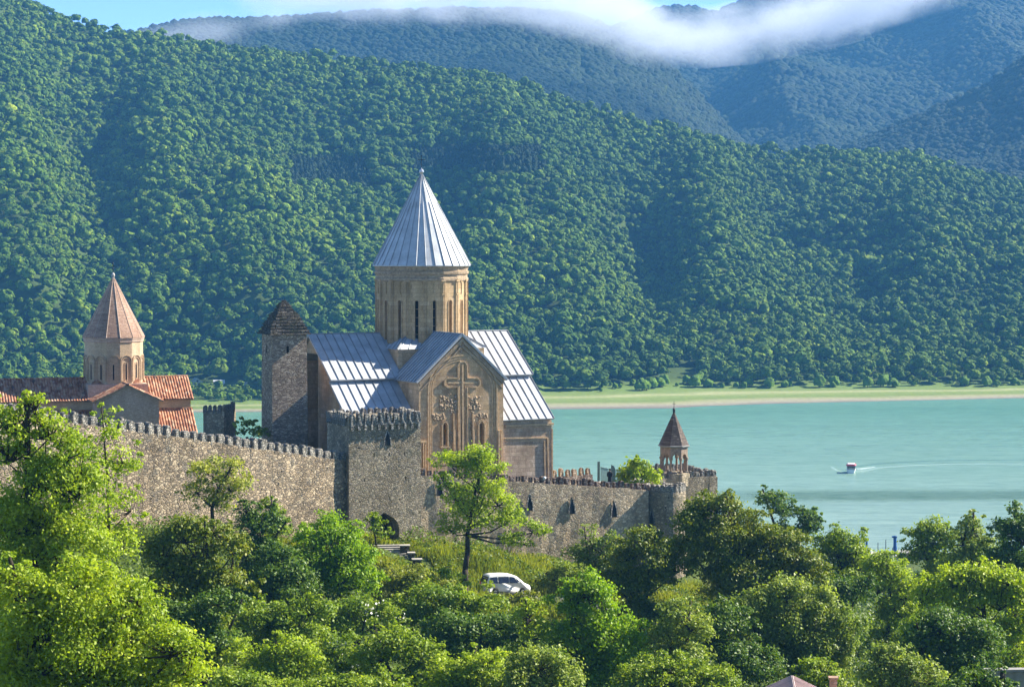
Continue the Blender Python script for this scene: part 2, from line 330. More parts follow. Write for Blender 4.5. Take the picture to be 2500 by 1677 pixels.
# ------------------------------------------------------------------ near terrain
CTRL = [(0, -30, 58), (-80, -30, 58), (80, -30, 58), (0, 25, 44), (-70, 25, 46), (70, 25, 42), (-25, 60, 34), (30, 60, 28), (-60, 80, 36), (0, 80, 25), (60, 80, 22),
 (-25, 110, 33), (-45, 120, 36), (0, 120, 23), (-12, 130, 25), (50, 120, 20), (60, 140, 19), (100, 130, 16), (30, 150, 21.5), (-35, 155, 33), (-15, 160, 28), (5, 165, 23.5),
 (-38, 178, 36), (-30, 187, 36), (-24, 194, 34.5), (-18, 200, 33), (-15, 203, 32.6), (-9, 206, 31.8), (-4, 207, 31.0), (4, 211, 29.2), (9, 213, 27.8), (15, 216, 26.5), (-12, 190, 31.0), (-4, 197, 29.0), (-1, 198, 28.45), (3, 200, 28.2), (8, 203, 26.8), (-20, 180, 31.5), (-5, 185, 27.5), (8, 188, 24.5), (20, 195, 22), (25, 215, 23),
 (-30, 217, 37), (-10, 224, 36.4), (0, 226, 36), (10, 226, 34.6), (-20, 240, 37), (5, 240, 34), (18, 236, 30), (-36, 230, 38), (-55, 240, 38), (-50, 200, 39), (-40, 250, 34), (-10, 256, 26),
 (32, 228, 19), (40, 215, 17), (40, 250, 13), (26, 250, 20), (70, 250, 7), (60, 200, 13), (80, 300, 3), (50, 300, 4), (110, 250, 8), (60, 350, 1.2), (76, 405, 0.7), (110, 400, 0.8), (150, 350, 3), (76, 440, -2), (110, 440, -2), (30, 400, -3), (30, 330, -3),
 (0, 290, -3), (-60, 310, -3), (0, 340, -5), (160, 460, -3), (-150, 240, 40), (-140, 330, -3), (-120, 150, 45), (-90, 100, 48), (150, 150, 22), (160, 80, 35), (200, 250, 12), (0, 460, -6), (-140, 460, -6)]
CT = np.array(CTRL, float)
def zg(x, y):
    x = np.asarray(x, float); y = np.asarray(y, float)
    d2 = (x[..., None] - CT[:, 0]) ** 2 + (y[..., None] - CT[:, 1]) ** 2 + 6.0
    wt = d2 ** -2.0
    return (wt * CT[:, 2]).sum(-1) / wt.sum(-1)
def zg1(x, y): return float(zg(np.array([x]), np.array([y]))[0])

def vnoise(p, seed=0):
    """smooth value noise in numpy, p (...,2 or 3)"""
    p = np.asarray(p, float); i = np.floor(p).astype(np.int64); f = p - i; f = f * f * (3 - 2 * f)
    D = p.shape[-1]; out = 0
    for c in range(2 ** D):
        o = np.array([(c >> k) & 1 for k in range(D)]); q = i + o
        h = (q[..., 0] * 374761393 + q[..., 1] * 668265263 + (q[..., 2] * 2147483647 if D == 3 else 0) + seed * 144269)
        h = (h ^ (h >> 13)) * 1274126177; h = (h ^ (h >> 16)) & 0xffff
        wgt = np.prod(np.where(o == 1, f, 1 - f), axis=-1); out = out + wgt * h / 65535.0
    return out
def fbm(p, oct=4, seed=0):
    s = 0; a = 0.5; p = np.asarray(p, float)
    for k in range(oct): s = s + a * (vnoise(p * 2 ** k, seed + k) - 0.5); a *= 0.5
    return s

def grid_faces(nx, ny):
    i = np.arange(nx - 1)[None, :] + np.arange(ny - 1)[:, None] * nx
    return np.stack([i, i + 1, i + nx + 1, i + nx], -1).reshape(-1, 4)
def groundmat():
    m = NT('hillside_soil_and_grass'); oc = m.n('TexCoord').outputs['Object']; f = m.noise(oc, 0.25, 6, 0.65); g = m.noise(oc, 3, 4, 0.7)
    c = m.ramp(f, [(0.3, (0.035, 0.055, 0.015)), (0.5, (0.07, 0.10, 0.022)), (0.68, (0.12, 0.13, 0.04)), (0.8, (0.16, 0.13, 0.075))])
    m.bsdf(c, 0.95, 0, 0.1, m.bump(g, 0.8, 0.2)); return m.m
M['ground'] = groundmat()
xs = np.concatenate([np.linspace(-260, -70, 40), np.linspace(-68, 100, 220), np.linspace(102, 320, 50)]); ys = np.linspace(-60, 470, 330)
X, Y = np.meshgrid(xs, ys); Z = zg(X, Y) + fbm(np.stack([X, Y], -1) / 5.0, 4) * 0.5
me = arr_mesh('ground', np.stack([X, Y, Z], -1).reshape(-1, 3), grid_faces(len(xs), len(ys)), True)
tag(link_mesh('ground', me, M['ground']), kind='structure')

# ------------------------------------------------------------------ lake, far shore, hills
SHX = np.array([-900, 0, 600, 1300, 1450, 1635, 1720, 1900, 2200, 2500, 3400]); SHY = np.array([794, 796, 800, 813, 815, 818, 829, 843, 858, 873, 905.])
TRX = np.array([-900, 0, 600, 1250, 1330, 1480, 1600, 1740, 1813, 2100, 2403, 2500, 3400]); TRY = np.array([804, 806, 811, 838, 867, 868, 880, 893, 893, 898, 900, 905, 925.])
def shoreY(px): return np.interp(px, SHX, SHY)
def treeY(px): return np.interp(px, TRX, TRY)
RDX = np.array([-700, -200, 0, 85, 200, 320, 480, 642, 850, 1069, 1200, 1337, 1450, 1604, 1720, 1839, 1950, 2032, 2140, 2245, 2380, 2500, 2900, 3500])
RDP = np.array([-300, -150, -60, -2, 42, 82, 100, 116, 135, 158, 182, 222, 256, 298, 328, 350, 358, 362, 374, 389, 412, 436, 500, 560])
YR = 1420.0
def hillz(x, y):
    px = 1250 + F * x / y
    t = (y - treeY(px)) / (YR - treeY(px)); tc = np.clip(t, 0, 1.6)
    zr = CAMZ + (600 - np.interp(px, RDX, RDP)) / F * YR - 6
    z0 = 3.0
    # spurs and gullies running down the slope
    s = np.sin(px / 95.0 + 2.6 * tc + 1.2 * np.sin(px / 260.0)) * 13.0 + np.sin(px / 43.0 - 1.5 * tc) * 3.6 + fbm(np.stack([x, y], -1) / 70.0, 3, 5) * 26
    env = np.clip((tc - .05) * 2.6, 0, 1) * np.clip((1.05 - tc) * 2.6, 0.0, 1)
    z = z0 + (zr - z0) * (0.25 * tc + 0.75 * tc ** 1.25) + s * env
    lowl = np.clip((720 - px) / 120.0, 0, 1) * np.clip((0.22 - tc) / .08, 0, 1); z = z * (1 - lowl) + (z0 + tc * 22) * lowl
    z = np.maximum(z, z0 + tc * 22)
    z = np.where(t > 1, zr - (t - 1) * 520 * 0.55, z)
    b = (y - shoreY(px)); beach = np.clip(b / np.maximum(treeY(px) - shoreY(px), 1), -3, 1) * 3.0
    return np.where(t < 0, beach, z)
def shoremat():
    m = NT('shore_and_forest_floor'); oc = m.n('TexCoord').outputs['Object']
    z = m.n('SeparateXYZ', {0: oc}).outputs[2]
    f = m.noise(m.n('Mapping', {'Vector': oc, 'Scale': (0.012, 0.07, 0.1)}).outputs[0], 1.0, 6, 0.6)
    zz = m.math('ADD', z, m.math('MULTIPLY', m.math('SUBTRACT', f, 0.5), 1.1))
    mp = m.math('DIVIDE', zz, 6.0)
    c = m.ramp(mp, [(0.0, (0.15, 0.13, 0.11)), (0.06, (0.26, 0.24, 0.17)), (0.13, (0.25, 0.25, 0.13)), (0.19, (0.13, 0.18, 0.045)), (0.28, (0.16, 0.21, 0.06)), (0.34, (0.28, 0.29, 0.14)), (0.40, (0.14, 0.19, 0.05)), (0.55, (0.12, 0.18, 0.04)), (1.0, (0.05, 0.08, 0.018))])
    g = m.noise(oc, 0.5, 5, 0.7)
    c = m.mix(1.0, c, m.ramp(g, [(0.3, (0.8, 0.8, 0.8)), (0.7, (1.15, 1.15, 1.15))]), 'MULTIPLY')
    m.bsdf(c, 0.95, 0, 0.1); return m.m
M['shore'] = shoremat()
pxs = np.linspace(-420, 2950, 420); yy = np.concatenate([np.linspace(770, 930, 90), np.linspace(935, 1420, 130), np.linspace(1435, 1760, 16)])
PX, YY = np.meshgrid(pxs, yy); XX = (PX - 1250) / F * YY
me = arr_mesh('hill', np.stack([XX, YY, hillz(XX, YY)], -1).reshape(-1, 3), grid_faces(len(pxs), len(yy)), True)
tag(link_mesh('hill', me, M['shore']), kind='structure')

def watermat():
    m = NT('turquoise_water'); oc = m.n('TexCoord').outputs['Object']
    sep = m.n('SeparateXYZ', {0: oc})
    w1 = m.noise(m.n('Mapping', {'Vector': oc, 'Scale': (0.12, 0.22, 1)}).outputs[0], 1.0, 8, 0.75)
    w2 = m.noise(m.n('Mapping', {'Vector': oc, 'Scale': (0.008, 0.03, 1)}).outputs[0], 1.0, 4, 0.6)
    # wind-ruffled band across the near water, its darker reflection painted into the colour
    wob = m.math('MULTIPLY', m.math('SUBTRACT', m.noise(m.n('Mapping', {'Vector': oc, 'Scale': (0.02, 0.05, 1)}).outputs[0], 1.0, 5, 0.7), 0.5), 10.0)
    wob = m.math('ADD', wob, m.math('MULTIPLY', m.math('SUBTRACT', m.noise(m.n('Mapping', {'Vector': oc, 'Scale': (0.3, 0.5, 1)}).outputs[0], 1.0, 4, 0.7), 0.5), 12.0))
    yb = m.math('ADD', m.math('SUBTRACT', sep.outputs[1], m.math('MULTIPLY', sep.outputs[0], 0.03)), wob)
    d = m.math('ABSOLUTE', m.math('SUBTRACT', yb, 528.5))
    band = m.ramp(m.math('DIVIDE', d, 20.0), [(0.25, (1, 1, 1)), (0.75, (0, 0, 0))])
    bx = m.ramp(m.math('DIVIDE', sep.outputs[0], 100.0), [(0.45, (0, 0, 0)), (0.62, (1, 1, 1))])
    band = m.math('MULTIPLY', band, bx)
    c = m.ramp(w2, [(0.3, (0.07, 0.21, 0.16)), (0.7, (0.11, 0.26, 0.21))])
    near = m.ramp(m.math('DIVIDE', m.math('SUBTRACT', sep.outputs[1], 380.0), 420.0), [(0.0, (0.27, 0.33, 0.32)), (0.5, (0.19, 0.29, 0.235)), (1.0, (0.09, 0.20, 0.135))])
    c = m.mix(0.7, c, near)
    w3 = m.noise(m.n('Mapping', {'Vector': oc, 'Scale': (0.004, 0.05, 1)}).outputs[0], 1.0, 6, 0.7)
    c = m.mix(1.0, c, m.ramp(w3, [(0.3, (0.88, 0.9, 0.9)), (0.7, (1.1, 1.08, 1.08))]), 'MULTIPLY')
    c = m.mix(1.0, c, m.ramp(w1, [(0.32, (0.74, 0.78, 0.78)), (0.68, (1.2, 1.16, 1.16))]), 'MULTIPLY')  # ripple light and dark put into the water colour, following the bump noise
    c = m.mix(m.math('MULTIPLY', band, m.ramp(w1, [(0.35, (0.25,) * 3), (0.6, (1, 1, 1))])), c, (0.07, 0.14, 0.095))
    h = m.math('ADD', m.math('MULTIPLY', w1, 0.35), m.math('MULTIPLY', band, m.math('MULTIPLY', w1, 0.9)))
    m.bsdf(c, 0.25, 0, 0.3, m.bump(h, 0.8, 1.2), IOR=1.2); return m.m
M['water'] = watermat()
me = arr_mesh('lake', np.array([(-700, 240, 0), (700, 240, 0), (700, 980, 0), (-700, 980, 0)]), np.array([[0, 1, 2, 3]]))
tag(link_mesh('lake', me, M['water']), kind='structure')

# canopy of the wooded hill
def ico(sub):
    bm = bmesh.new(); bmesh.ops.create_icosphere(bm, subdivisions=sub, radius=1.0)
    bmesh.ops.triangulate(bm, faces=bm.faces); bm.verts.ensure_lookup_table()
    V = np.array([v.co[:] for v in bm.verts]); Fc = np.array([[v.index for v in f.verts] for f in bm.faces]); bm.free(); return V, Fc
def crown_templates(sub, n, amp, freq=2.2, tall=1.0):
    V0, F0 = ico(sub); res = []
    for k in range(n):
        V = V0.copy(); d = fbm(V * freq + 13.7 * k, 3, k) * 2 * amp + (vnoise(V * 4.6 + 7 * k, k + 50) - 0.5) * amp * 0.8
        V = V * (1 + d)[:, None]; V[:, 2] *= 0.95 * tall
        # drop the underside
        keep = V0[:, 2] > -0.62; idx = -np.ones(len(V), int); idx[keep] = np.arange(keep.sum())
        Ff = F0[keep[F0].all(1)]; res.append((V[keep], idx[Ff]))
    return res
def leafy_templates(n, nq, size, lumps=6, seed=1):
    r_ = np.random.default_rng(seed); res = []; cores = crown_templates(2, 6, .45, 1.8)
    for k in range(n):
        m = r_.integers(lumps - 2, lumps + 2); u = r_.normal(size=(m, 3)); u /= np.linalg.norm(u, axis=1, keepdims=True); u[:, 2] = np.abs(u[:, 2]) * .9 - .15
        c = u * r_.uniform(.35, .68, (m, 1)); rad = r_.uniform(.34, .58, m); c = np.vstack([c, [[0, 0, 0]]]); rad = np.append(rad, .62)
        pk = rad ** 2 / (rad ** 2).sum(); w_ = r_.choice(len(rad), nq, p=pk)
        v = r_.normal(size=(nq, 3)); v /= np.linalg.norm(v, axis=1, keepdims=True); v[:, 2] = np.where(v[:, 2] < -.25, -v[:, 2], v[:, 2])
        C = c[w_] + v * rad[w_, None] * r_.uniform(.8, 1.08, (nq, 1)) * np.array([1, 1, .85])
        Nn = v * .6 + .9 * C / (np.linalg.norm(C, axis=1, keepdims=True) + .1) + r_.normal(size=(nq, 3)) * .22 + np.array([0, 0, .1]); Nn /= np.linalg.norm(Nn, axis=1, keepdims=True)
        q = r_.normal(size=(nq, 3)); a = np.cross(Nn, q); a /= np.linalg.norm(a, axis=1, keepdims=True); b_ = np.cross(Nn, a); s = size * r_.uniform(.6, 1.35, (nq, 1)) / 2
        V = np.stack([C - a * s, C - b_ * s * .8, C + a * s, C + b_ * s * .8], 1).reshape(-1, 3); i = np.arange(nq)[:, None] * 4
        Ft = np.concatenate([i + [0, 1, 2], i + [0, 2, 3]])
        Vc, Fc_ = cores[k % len(cores)]; Ft = np.concatenate([Ft, Fc_ + len(V)]); V = np.concatenate([V, Vc * .62])
        res.append((V, Ft))
    return res
def scatter(name, P, S, templates, mat, label=None, seed=3, sz=None, kind='stuff', cat=None):
    rg = np.random.default_rng(seed); VV = []; FF = []; base = 0; t = rg.integers(0, len(templates), len(P)); a = rg.uniform(0, 2 * np.pi, len(P))
    for k, (V, Fc) in enumerate(templates):
        ids = np.where(t == k)[0]
        if not len(ids): continue
        ca, sa = np.cos(a[ids]), np.sin(a[ids]); s = S[ids]; zz = s if sz is None else sz[ids]
        x = (V[None, :, 0] * ca[:, None] - V[None, :, 1] * sa[:, None]) * s[:, None] + P[ids, 0][:, None]
        y = (V[None, :, 0] * sa[:, None] + V[None, :, 1] * ca[:, None]) * s[:, None] + P[ids, 1][:, None]
        z = V[None, :, 2] * zz[:, None] + P[ids, 2][:, None]
        VV.append(np.stack([x, y, z], -1).reshape(-1, 3)); n = len(V)
        FF.append((Fc[None] + (np.arange(len(ids)) * n)[:, None, None]).reshape(-1, 3) + base); base += n * len(ids)
    me = arr_mesh(name, np.concatenate(VV), np.concatenate(FF)); o = link_mesh(name, me, mat)
    return tag(o, label, cat, kind=kind)
rg = np.random.default_rng(5)
def jitter_grid(px0, px1, y0, y1, sp):
    ys_ = np.arange(y0, y1, sp); P = []
    for y in ys_:
        xa, xb = (px0 - 1250) / F * y, (px1 - 1250) / F * y
        x = np.arange(xa, xb, sp); P.append(np.stack([x + rg.uniform(-.42, .42, len(x)) * sp, y + rg.uniform(-.42, .42, len(x)) * sp], -1))
    return np.concatenate(P)
P = jitter_grid(-120, 2620, 800, 1460, 4.1)
px = 1250 + F * P[:, 0] / P[:, 1]; z = hillz(P[:, 0], P[:, 1]); P3 = np.column_stack([P, z]); _, py = topx(P3)
keep = (P[:, 1] > treeY(px) + 1.5)
nn = vnoise(P / 22.0, 3)
# grassy clearing by the shore, the houses' terrace, thinner lower fringe
keep &= ~((px > 1632) & (px < 1715) & (py > 893) & (P[:, 1] < 1000) & (px > 1632 + (935 - py) * 0.4))
keep &= ~((px > 1480) & (px < 1700) & (P[:, 1] < treeY(px) + 14))
keep &= ~((px > 452) & (px < 600) & (P[:, 1] > 857) & (P[:, 1] < 884))
keep &= ~((px > 460) & (px < 645) & (P[:, 1] > 836) & (P[:, 1] < 905) & (rg.random(len(P)) < 0.35))
con = ((px > 705) & (px < 900) & (py > 400) & (py < 470)) | ((px > 1010) & (px < 1322) & (py > 372) & (py < 432))
con &= vnoise(P / 9.0, 9) > 0.12
dec = keep & ~con
Pd = P3[dec]; S = 1.6 + 2.6 * rg.random(len(Pd)) ** 1.5 * (0.72 + 0.75 * vnoise(Pd[:, :2] / 26.0, 21) ** 1.3); big = rg.random(len(Pd)) < 0.06; S[big] *= 1.3
Pd = Pd.copy(); Pd[:, 2] += S * 0.9 + rg.uniform(-0.5, 2.2, len(Pd))
ptd = 1250 + F * Pd[:, 0] / Pd[:, 1]; low = Pd[:, 1] < treeY(ptd) + 16; S[low] *= 0.8; Pd[low, 2] -= 0.8
cab = (ptd > 440) & (ptd < 600) & (Pd[:, 1] < 880) & (Pd[:, 1] > 842); Pd[cab, 2] -= S[cab] * .7; S[cab] *= 0.4
cab = (ptd > 440) & (ptd < 640) & (Pd[:, 1] <= 842); Pd[cab, 2] -= .9 + rg.random(cab.sum()); S[cab] = rg.uniform(1.7, 2.6, cab.sum())
TPL = leafy_templates(14, 180, 0.40, 7, 2)
print('crowns', len(Pd), (Pd[:, 1] < 1010).sum())
def thin(tpl, n):                # lighter copies for the far parts
    return tpl
near = Pd[:, 1] < 1010
scatter('forest', Pd[near], S[near], TPL, M['forest'], seed=1)['label'] = 'dense broadleaf wood covering the hillside above the lake'
o = scatter('forest', Pd[~near], S[~near], leafy_templates(14, 110, 0.50, 6, 3), M['forest'], seed=2); o['label'] = 'upper broadleaf wood up to the rounded ridge line'
Pc = P3[keep & con]; Pc = np.repeat(Pc, 2, 0) + np.concatenate([rg.uniform(-1.8, 1.8, (2 * len(Pc), 2)), np.zeros((2 * len(Pc), 1))], 1)
Sc = rg.uniform(1.5, 2.2, len(Pc)); Pc[:, 2] += 2.6
def cone_templates(n):
    res = []
    for k in range(n):
        V = []; Fc = []
        for L in range(4):
            b = len(V); z0 = -1 + L * 0.45; r = 1.0 - L * 0.22
            V.append((0, 0, z0 + 0.8))
            for i in range(7):
                a = 2 * math.pi * i / 7 + L; rr = r * random.uniform(0.7, 1.15); V.append((rr * math.cos(a), rr * math.sin(a), z0 + random.uniform(-.1, .1)))
            for i in range(7): Fc.append((b, b + 1 + i, b + 1 + (i + 1) % 7))
        res.append((np.array(V), np.array(Fc)))
    return res
o = scatter('forest', Pc, Sc, leafy_templates(6, 80, .5, 5, 8), M['conifer'], seed=4, sz=rg.uniform(3.2, 4.8, len(Pc))); o['label'] = 'dark conifer plantation in bands halfway up the hillside'

# mountains behind
def mountain(px0, px1, Yc, prof, y_front, zf, amp, seed, ncrown, cs, label):
    pxx = np.array([p[0] for p in prof], float); pyy = np.array([p[1] for p in prof], float)
    def zz(x, y):
        p = 1250 + F * x / y; zr = CAMZ + (600 - np.interp(p, pxx, pyy)) / F * Yc
        t = (y - y_front) / (Yc - y_front)
        nz = fbm(np.stack([x, y], -1) / 260.0, 5, seed) * amp
        rdg = np.abs(np.sin(x / 95.0 + 1.5 * fbm(np.stack([x, y], -1) / 300.0, 3, seed + 4))) * amp * 0.35
        zf_ = np.minimum(zf, zr - 30)
        zi = zf_ + (zr - zf_) * np.clip(t, 0, 1) ** 1.05 + (nz - rdg) * np.clip((1 - t) * 3, 0, 1) * np.clip(t * 4, 0, 1)
        return np.where(t > 1, zr - (t - 1) * (Yc - y_front) * 0.6, zi)
    pg = np.linspace(px0, px1, 260); yg = np.concatenate([np.linspace(y_front, Yc, 120), np.linspace(Yc * 1.01, Yc * 1.12, 8)])
    A, B = np.meshgrid(pg, yg); XX = (A - 1250) / F * B
    me = arr_mesh('mountain', np.stack([XX, B, zz(XX, B)], -1).reshape(-1, 3), grid_faces(len(pg), len(yg)), True)
    o = tag(link_mesh('mountain', me, M['farforest']), kind='structure')
    Y0 = rg.uniform(y_front, Yc * 1.004, ncrown); p0 = rg.uniform(px0, px1, ncrown); x0 = (p0 - 1250) / F * Y0
    z0 = zz(x0, Y0); _, pp = topx(np.column_stack([x0, Y0, z0])); ok = (pp > -60)
    # only where the nearer hill does not hide it
    ok &= pp < np.interp(p0, RDX, RDP) + 30
    Pm = np.column_stack([x0, Y0, z0])[ok]; Sm = rg.uniform(cs * 0.6, cs * 1.25, len(Pm)); Pm[:, 2] += Sm * 0.3
    bare = vnoise(Pm[:, :2] / 70.0, seed + 7) > 0.97
    f = scatter('forest', Pm[~bare], Sm[~bare], crown_templates(1, 8, 0.5), M['farforest'], seed=seed + 1); f['label'] = label
    return o
mountain(150, 2100, 2350, [(150, 118), (342, 82), (420, 66), (500, 54), (600, 56), (700, 52), (909, 36), (1100, 30), (1283, 32), (1390, 40), (1460, 62), (1520, 92), (1604, 142), (1700, 232), (1760, 300), (1817, 360), (1900, 440), (2100, 520)], 1560, 60, 60, 31, 42000, 4.2, 'shaded wood on the dark middle mountain')
mountain(1400, 2900, 3300, [(1400, 110), (1560, 50), (1600, 30), (1640, 24), (1690, 26), (1740, 40), (1790, 18), (1850, -4), (1930, -50), (2100, -120), (2500, -220), (2900, -300)], 2150, 120, 110, 61, 36000, 5.5, 'blue hazy wood on the right-hand mountain')
mountain(1850, 2900, 2050, [(1850, 420), (1950, 385), (2060, 366), (2150, 330), (2250, 285), (2330, 250), (2420, 205), (2500, 150), (2700, 60), (2900, 0)], 1560, 70, 45, 91, 16000, 4.4, 'hazy wood on the spur rising behind the ridge at right')

# ------------------------------------------------------------------ church frame
A_ = R(27); CA, SA = math.cos(A_), math.sin(A_)
CX, CY_ = -9.2, 226.0
def W(u, v, z=0): return Vector((CX + u * CA + v * SA, CY_ + u * SA - v * CA, z))
def uz(px, py, v):               # point of the plane v = const seen at a photo pixel
    d = ray(px, py); n = Vector((SA, -CA, 0)); p0 = W(0, v, 0)
    t = (p0 - Vector((0, 0, CAMZ))).dot(n) / d.dot(n); p = Vector((0, 0, CAMZ)) + d * t
    return ((p.x - CX) * CA + (p.y - CY_) * SA, p.z)
church = tag(empty('church', (CX, CY_, 36), A_), 'large sandstone church with grey metal roofs and a tall conical dome', 'church')
ZB = 36.0
def L(u, v, z): return Vector((u, -v, z - ZB))      # church-local point

# main body: an extruded basilica section
UE, UW = 9.45, -12.1
sec = [(10.35, 42.75), (5.5, 46.5), (5.45, 46.95), (0, 51.0), (-5.45, 46.95), (-5.5, 46.5), (-10.35, 42.75), (-10.35, ZB - 1), (10.35, ZB - 1)]
b = MB(); b.prism(sec, UW, UE, lambda a, c, d: L(d, a, c)); body = b.build('wall', M['ashlar'], church)
# tall made-up recess in the west wall, deepened to darken the strip behind the watchtower
c_ = MB(); c_.add([L(UW - 1, 1.75, ZB - 2), L(UW + 7.5, 1.75, ZB - 2), L(UW + 7.5, -3.5, ZB - 2), L(UW - 1, -3.5, ZB - 2), L(UW - 1, 1.75, 49.3), L(UW + 7.5, 1.75, 49.3), L(UW + 7.5, -3.5, 49.3), L(UW - 1, -3.5, 49.3)], [(0, 1, 2, 3), (7, 6, 5, 4), (0, 4, 5, 1), (1, 5, 6, 2), (2, 6, 7, 3), (3, 7, 4, 0)])
carve(body, c_)
# south arm
VF = 10.75
ua = uz(1127.5, 815, 11.05)[0]; ul = uz(1023, 930, VF)[0]; ur = uz(1229, 925, VF)[0]; um = (ul + ur) / 2
b = MB(); b.prism([(ul, ZB - 1), (ur, ZB - 1), (ur, 46.95), (um, 51.2), (ul, 46.95)], 0.5, VF, lambda a, c, d: L(a, d, c)); arm = b.build('wall', M['ashlar'], church)
c_ = MB()
def fz(px, py): return uz(px, py, VF)
for x0, x1, y0, y1 in ((1082.3, 1089.2, 1035, 1086), (1171, 1178.8, 1033, 1086)):
    a, c = fz(x0, y1), fz(x1, y0 + 4); mid = fz((x0 + x1) / 2, y0)
    c_.prism([(a[0], a[1]), (c[0], a[1]), (c[0], c[1]), (mid[0], mid[1]), (a[0], c[1])], VF - 0.9, VF + 1, lambda q, r, d: L(q, d, r))
carve(arm, c_)
b = MB(); 
for x0, x1, y0, y1 in ((1082.3, 1089.2, 1035, 1086), (1171, 1178.8, 1033, 1086)):
    a, c = fz(x0, y1), fz(x1, y0); g = MB(); g.prism([(a[0] - .02, a[1] - .05), (c[0] + .02, a[1] - .05), (c[0] + .02, c[1]), (a[0] - .02, c[1])], VF - 0.7, VF - 0.6, lambda q, r, d: L(q, d, r)); wnd = g.build('window', M['dark'], church)
    g = MB(); k = 3.4; pts = [fz(x0 - k, y1 + 4), fz(x0 - k, y0 + 3), fz((x0 + x1) / 2 - 3.5, y0 - 4), fz((x0 + x1) / 2, y0 - 6), fz((x0 + x1) / 2 + 3.5, y0 - 4), fz(x1 + k, y0 + 3), fz(x1 + k, y1 + 4)]
    g.strip(pts, 0.12, VF - 0.05, VF + 0.16, lambda q, r, d: L(q, d, r))
    k = 5.6; pts = [fz(x0 - k, y1 + 4), fz(x0 - k, y0 + 2), fz((x0 + x1) / 2 - 5, y0 - 7), fz((x0 + x1) / 2, y0 - 10), fz((x0 + x1) / 2 + 5, y0 - 7), fz(x1 + k, y0 + 2), fz(x1 + k, y1 + 4)]
    g.strip(pts, 0.09, VF - 0.05, VF + 0.10, lambda q, r, d: L(q, d, r)); g.strip([fz(x0 - 8, y1 + 5), fz(x1 + 8, y1 + 5)], 0.14, VF - .05, VF + .2, lambda q, r, d: L(q, d, r))
    g.build('frame', M['relief'], wnd)
# big blind arch
def arch(xl, xr, yspring, ytop, ybot, n=22):
    pts = [fz(xl, ybot), fz(xl, (ybot + yspring) / 2)]
    for i in range(n + 1):
        t = math.pi * (1 - i / n); pts.append(fz((xl + xr) / 2 + (xr - xl) / 2 * math.cos(t), yspring - (yspring - ytop) * math.sin(t) ** 0.9))
    return pts + [fz(xr, (ybot + yspring) / 2), fz(xr, ybot)]
FL = lambda q, r, d: L(q, d, r)
b = MB(); b.strip(arch(1045.5, 1213, 958, 867, 1172), 0.17, VF - .05, VF + .09, FL); b.strip(arch(1050.5, 1207, 960, 874, 1172), 0.12, VF - .05, VF + .06, FL); b.strip(arch(1054.5, 1202.5, 962, 880, 1172), 0.1, VF - .05, VF + .04, FL)
b.build('blind_arch', M['relief'], church)
# carved cross
def cross_outline(hw, ext):
    cx = 1128.5; cyy = 934; hh = hw * 1.02
    pts = [(cx + 3 - hw, 1172), (cx - hw, cyy + hh)]
    pts += [(1092 - ext * .2, cyy + hh), (1088 - ext, cyy + hh * .5), (1088 - ext, cyy - hh * .5), (1092 - ext * .2, cyy - hh)]
    pts += [(cx - hw, cyy - hh), (cx - hw, 892), (cx - hw * .5, 886 - ext), (cx + hw * .5, 886 - ext), (cx + hw, 892)]
    pts += [(cx + hw, cyy - hh), (1164, cyy - hh), (1168 + ext, cyy - hh * .5), (1168 + ext, cyy + hh * .5), (1164, cyy + hh), (cx + hw, cyy + hh), (cx + 3 + hw, 1172)]
    return [fz(*p) for p in pts]
b = MB(); b.strip(cross_outline(11, 3), 0.13, VF - .05, VF + .14, FL); b.strip(cross_outline(7.6, 0), 0.09, VF - .05, VF + .10, FL)
b.strip([fz(1130, 1172), fz(1128.5, 890)], 0.20, VF - .05, VF + .12, FL); b.strip([fz(1092, 934), fz(1165, 934)], 0.2, VF - .04, VF + .085, FL)
b.build('carved_cross', M['relief'], church)
# rakes, corner pilasters, thin columns
b = MB()
b.strip([(ul + .05, 46.6), (um, 50.8), (ur - .05, 46.6)], 0.36, VF - .05, VF + .12, FL)
b.strip([(ul + .1, 46.0), (um, 50.2), (ur - .1, 46.0)], 0.14, VF - .05, VF + .12, FL)
b.build('cornice', M['relief_dark'], church)
for x, wd, dp in ((1026, .22, .16), (1032, .14, .22), (1038, .12, .14), (1217, .2, .2), (1223, .12, .12)):
    b = MB(); b.strip([fz(x, 1175), fz(x, 1078 if x < 1040 else 1050)], wd, VF - .05, VF + dp, FL); b.build('pilaster', M['relief'], church)
b = MB(); b.strip([fz(1022.5, 1078), fz(1041, 1078)], 0.2, VF - .05, VF + .2, FL); b.build('capital', M['relief'], church)
for x in (1106, 1153): b = MB(); b.strip([fz(x + 1, 1100), fz(x, 1010)], 0.13, VF - .05, VF + .2, FL); b.strip([fz(x + 3, 1100), fz(x + 2.4, 1048)], 0.2, VF - .05, VF + .12, FL); b.build('pilaster', M['relief'], church)
def lumps(name, regions, n, seed, mt):
    rr = random.Random(seed); V0, F0 = ico(1); VV = []; FF = []
    for (x0, x1, y0, y1), k in zip(regions, n):
        for i in range(k):
            # curling stems of lumps
            a, c = fz(rr.uniform(x0, x1), rr.uniform(y0, y1)); s = rr.uniform(.06, .14); V = V0 * np.array([s * rr.uniform(.7, 1.6), s * .6, s * rr.uniform(.7, 1.6)]) + np.array(L(a, VF + .03, c)[:])
            FF.append(F0 + len(V0) * len(VV)); VV.append(V)
    me = arr_mesh(name, np.concatenate(VV), np.concatenate(FF), True); return link_mesh(name, me, mt, church)
for i, (rg4, k) in enumerate((((1074, 1116, 962, 1000), 80), ((1100, 1114, 994, 1008), 14), ((1143, 1172, 968, 1000), 56), ((1150, 1156, 1004, 1052), 16))): lumps('figure_relief', [rg4], [k], i, M['relief_dark'])
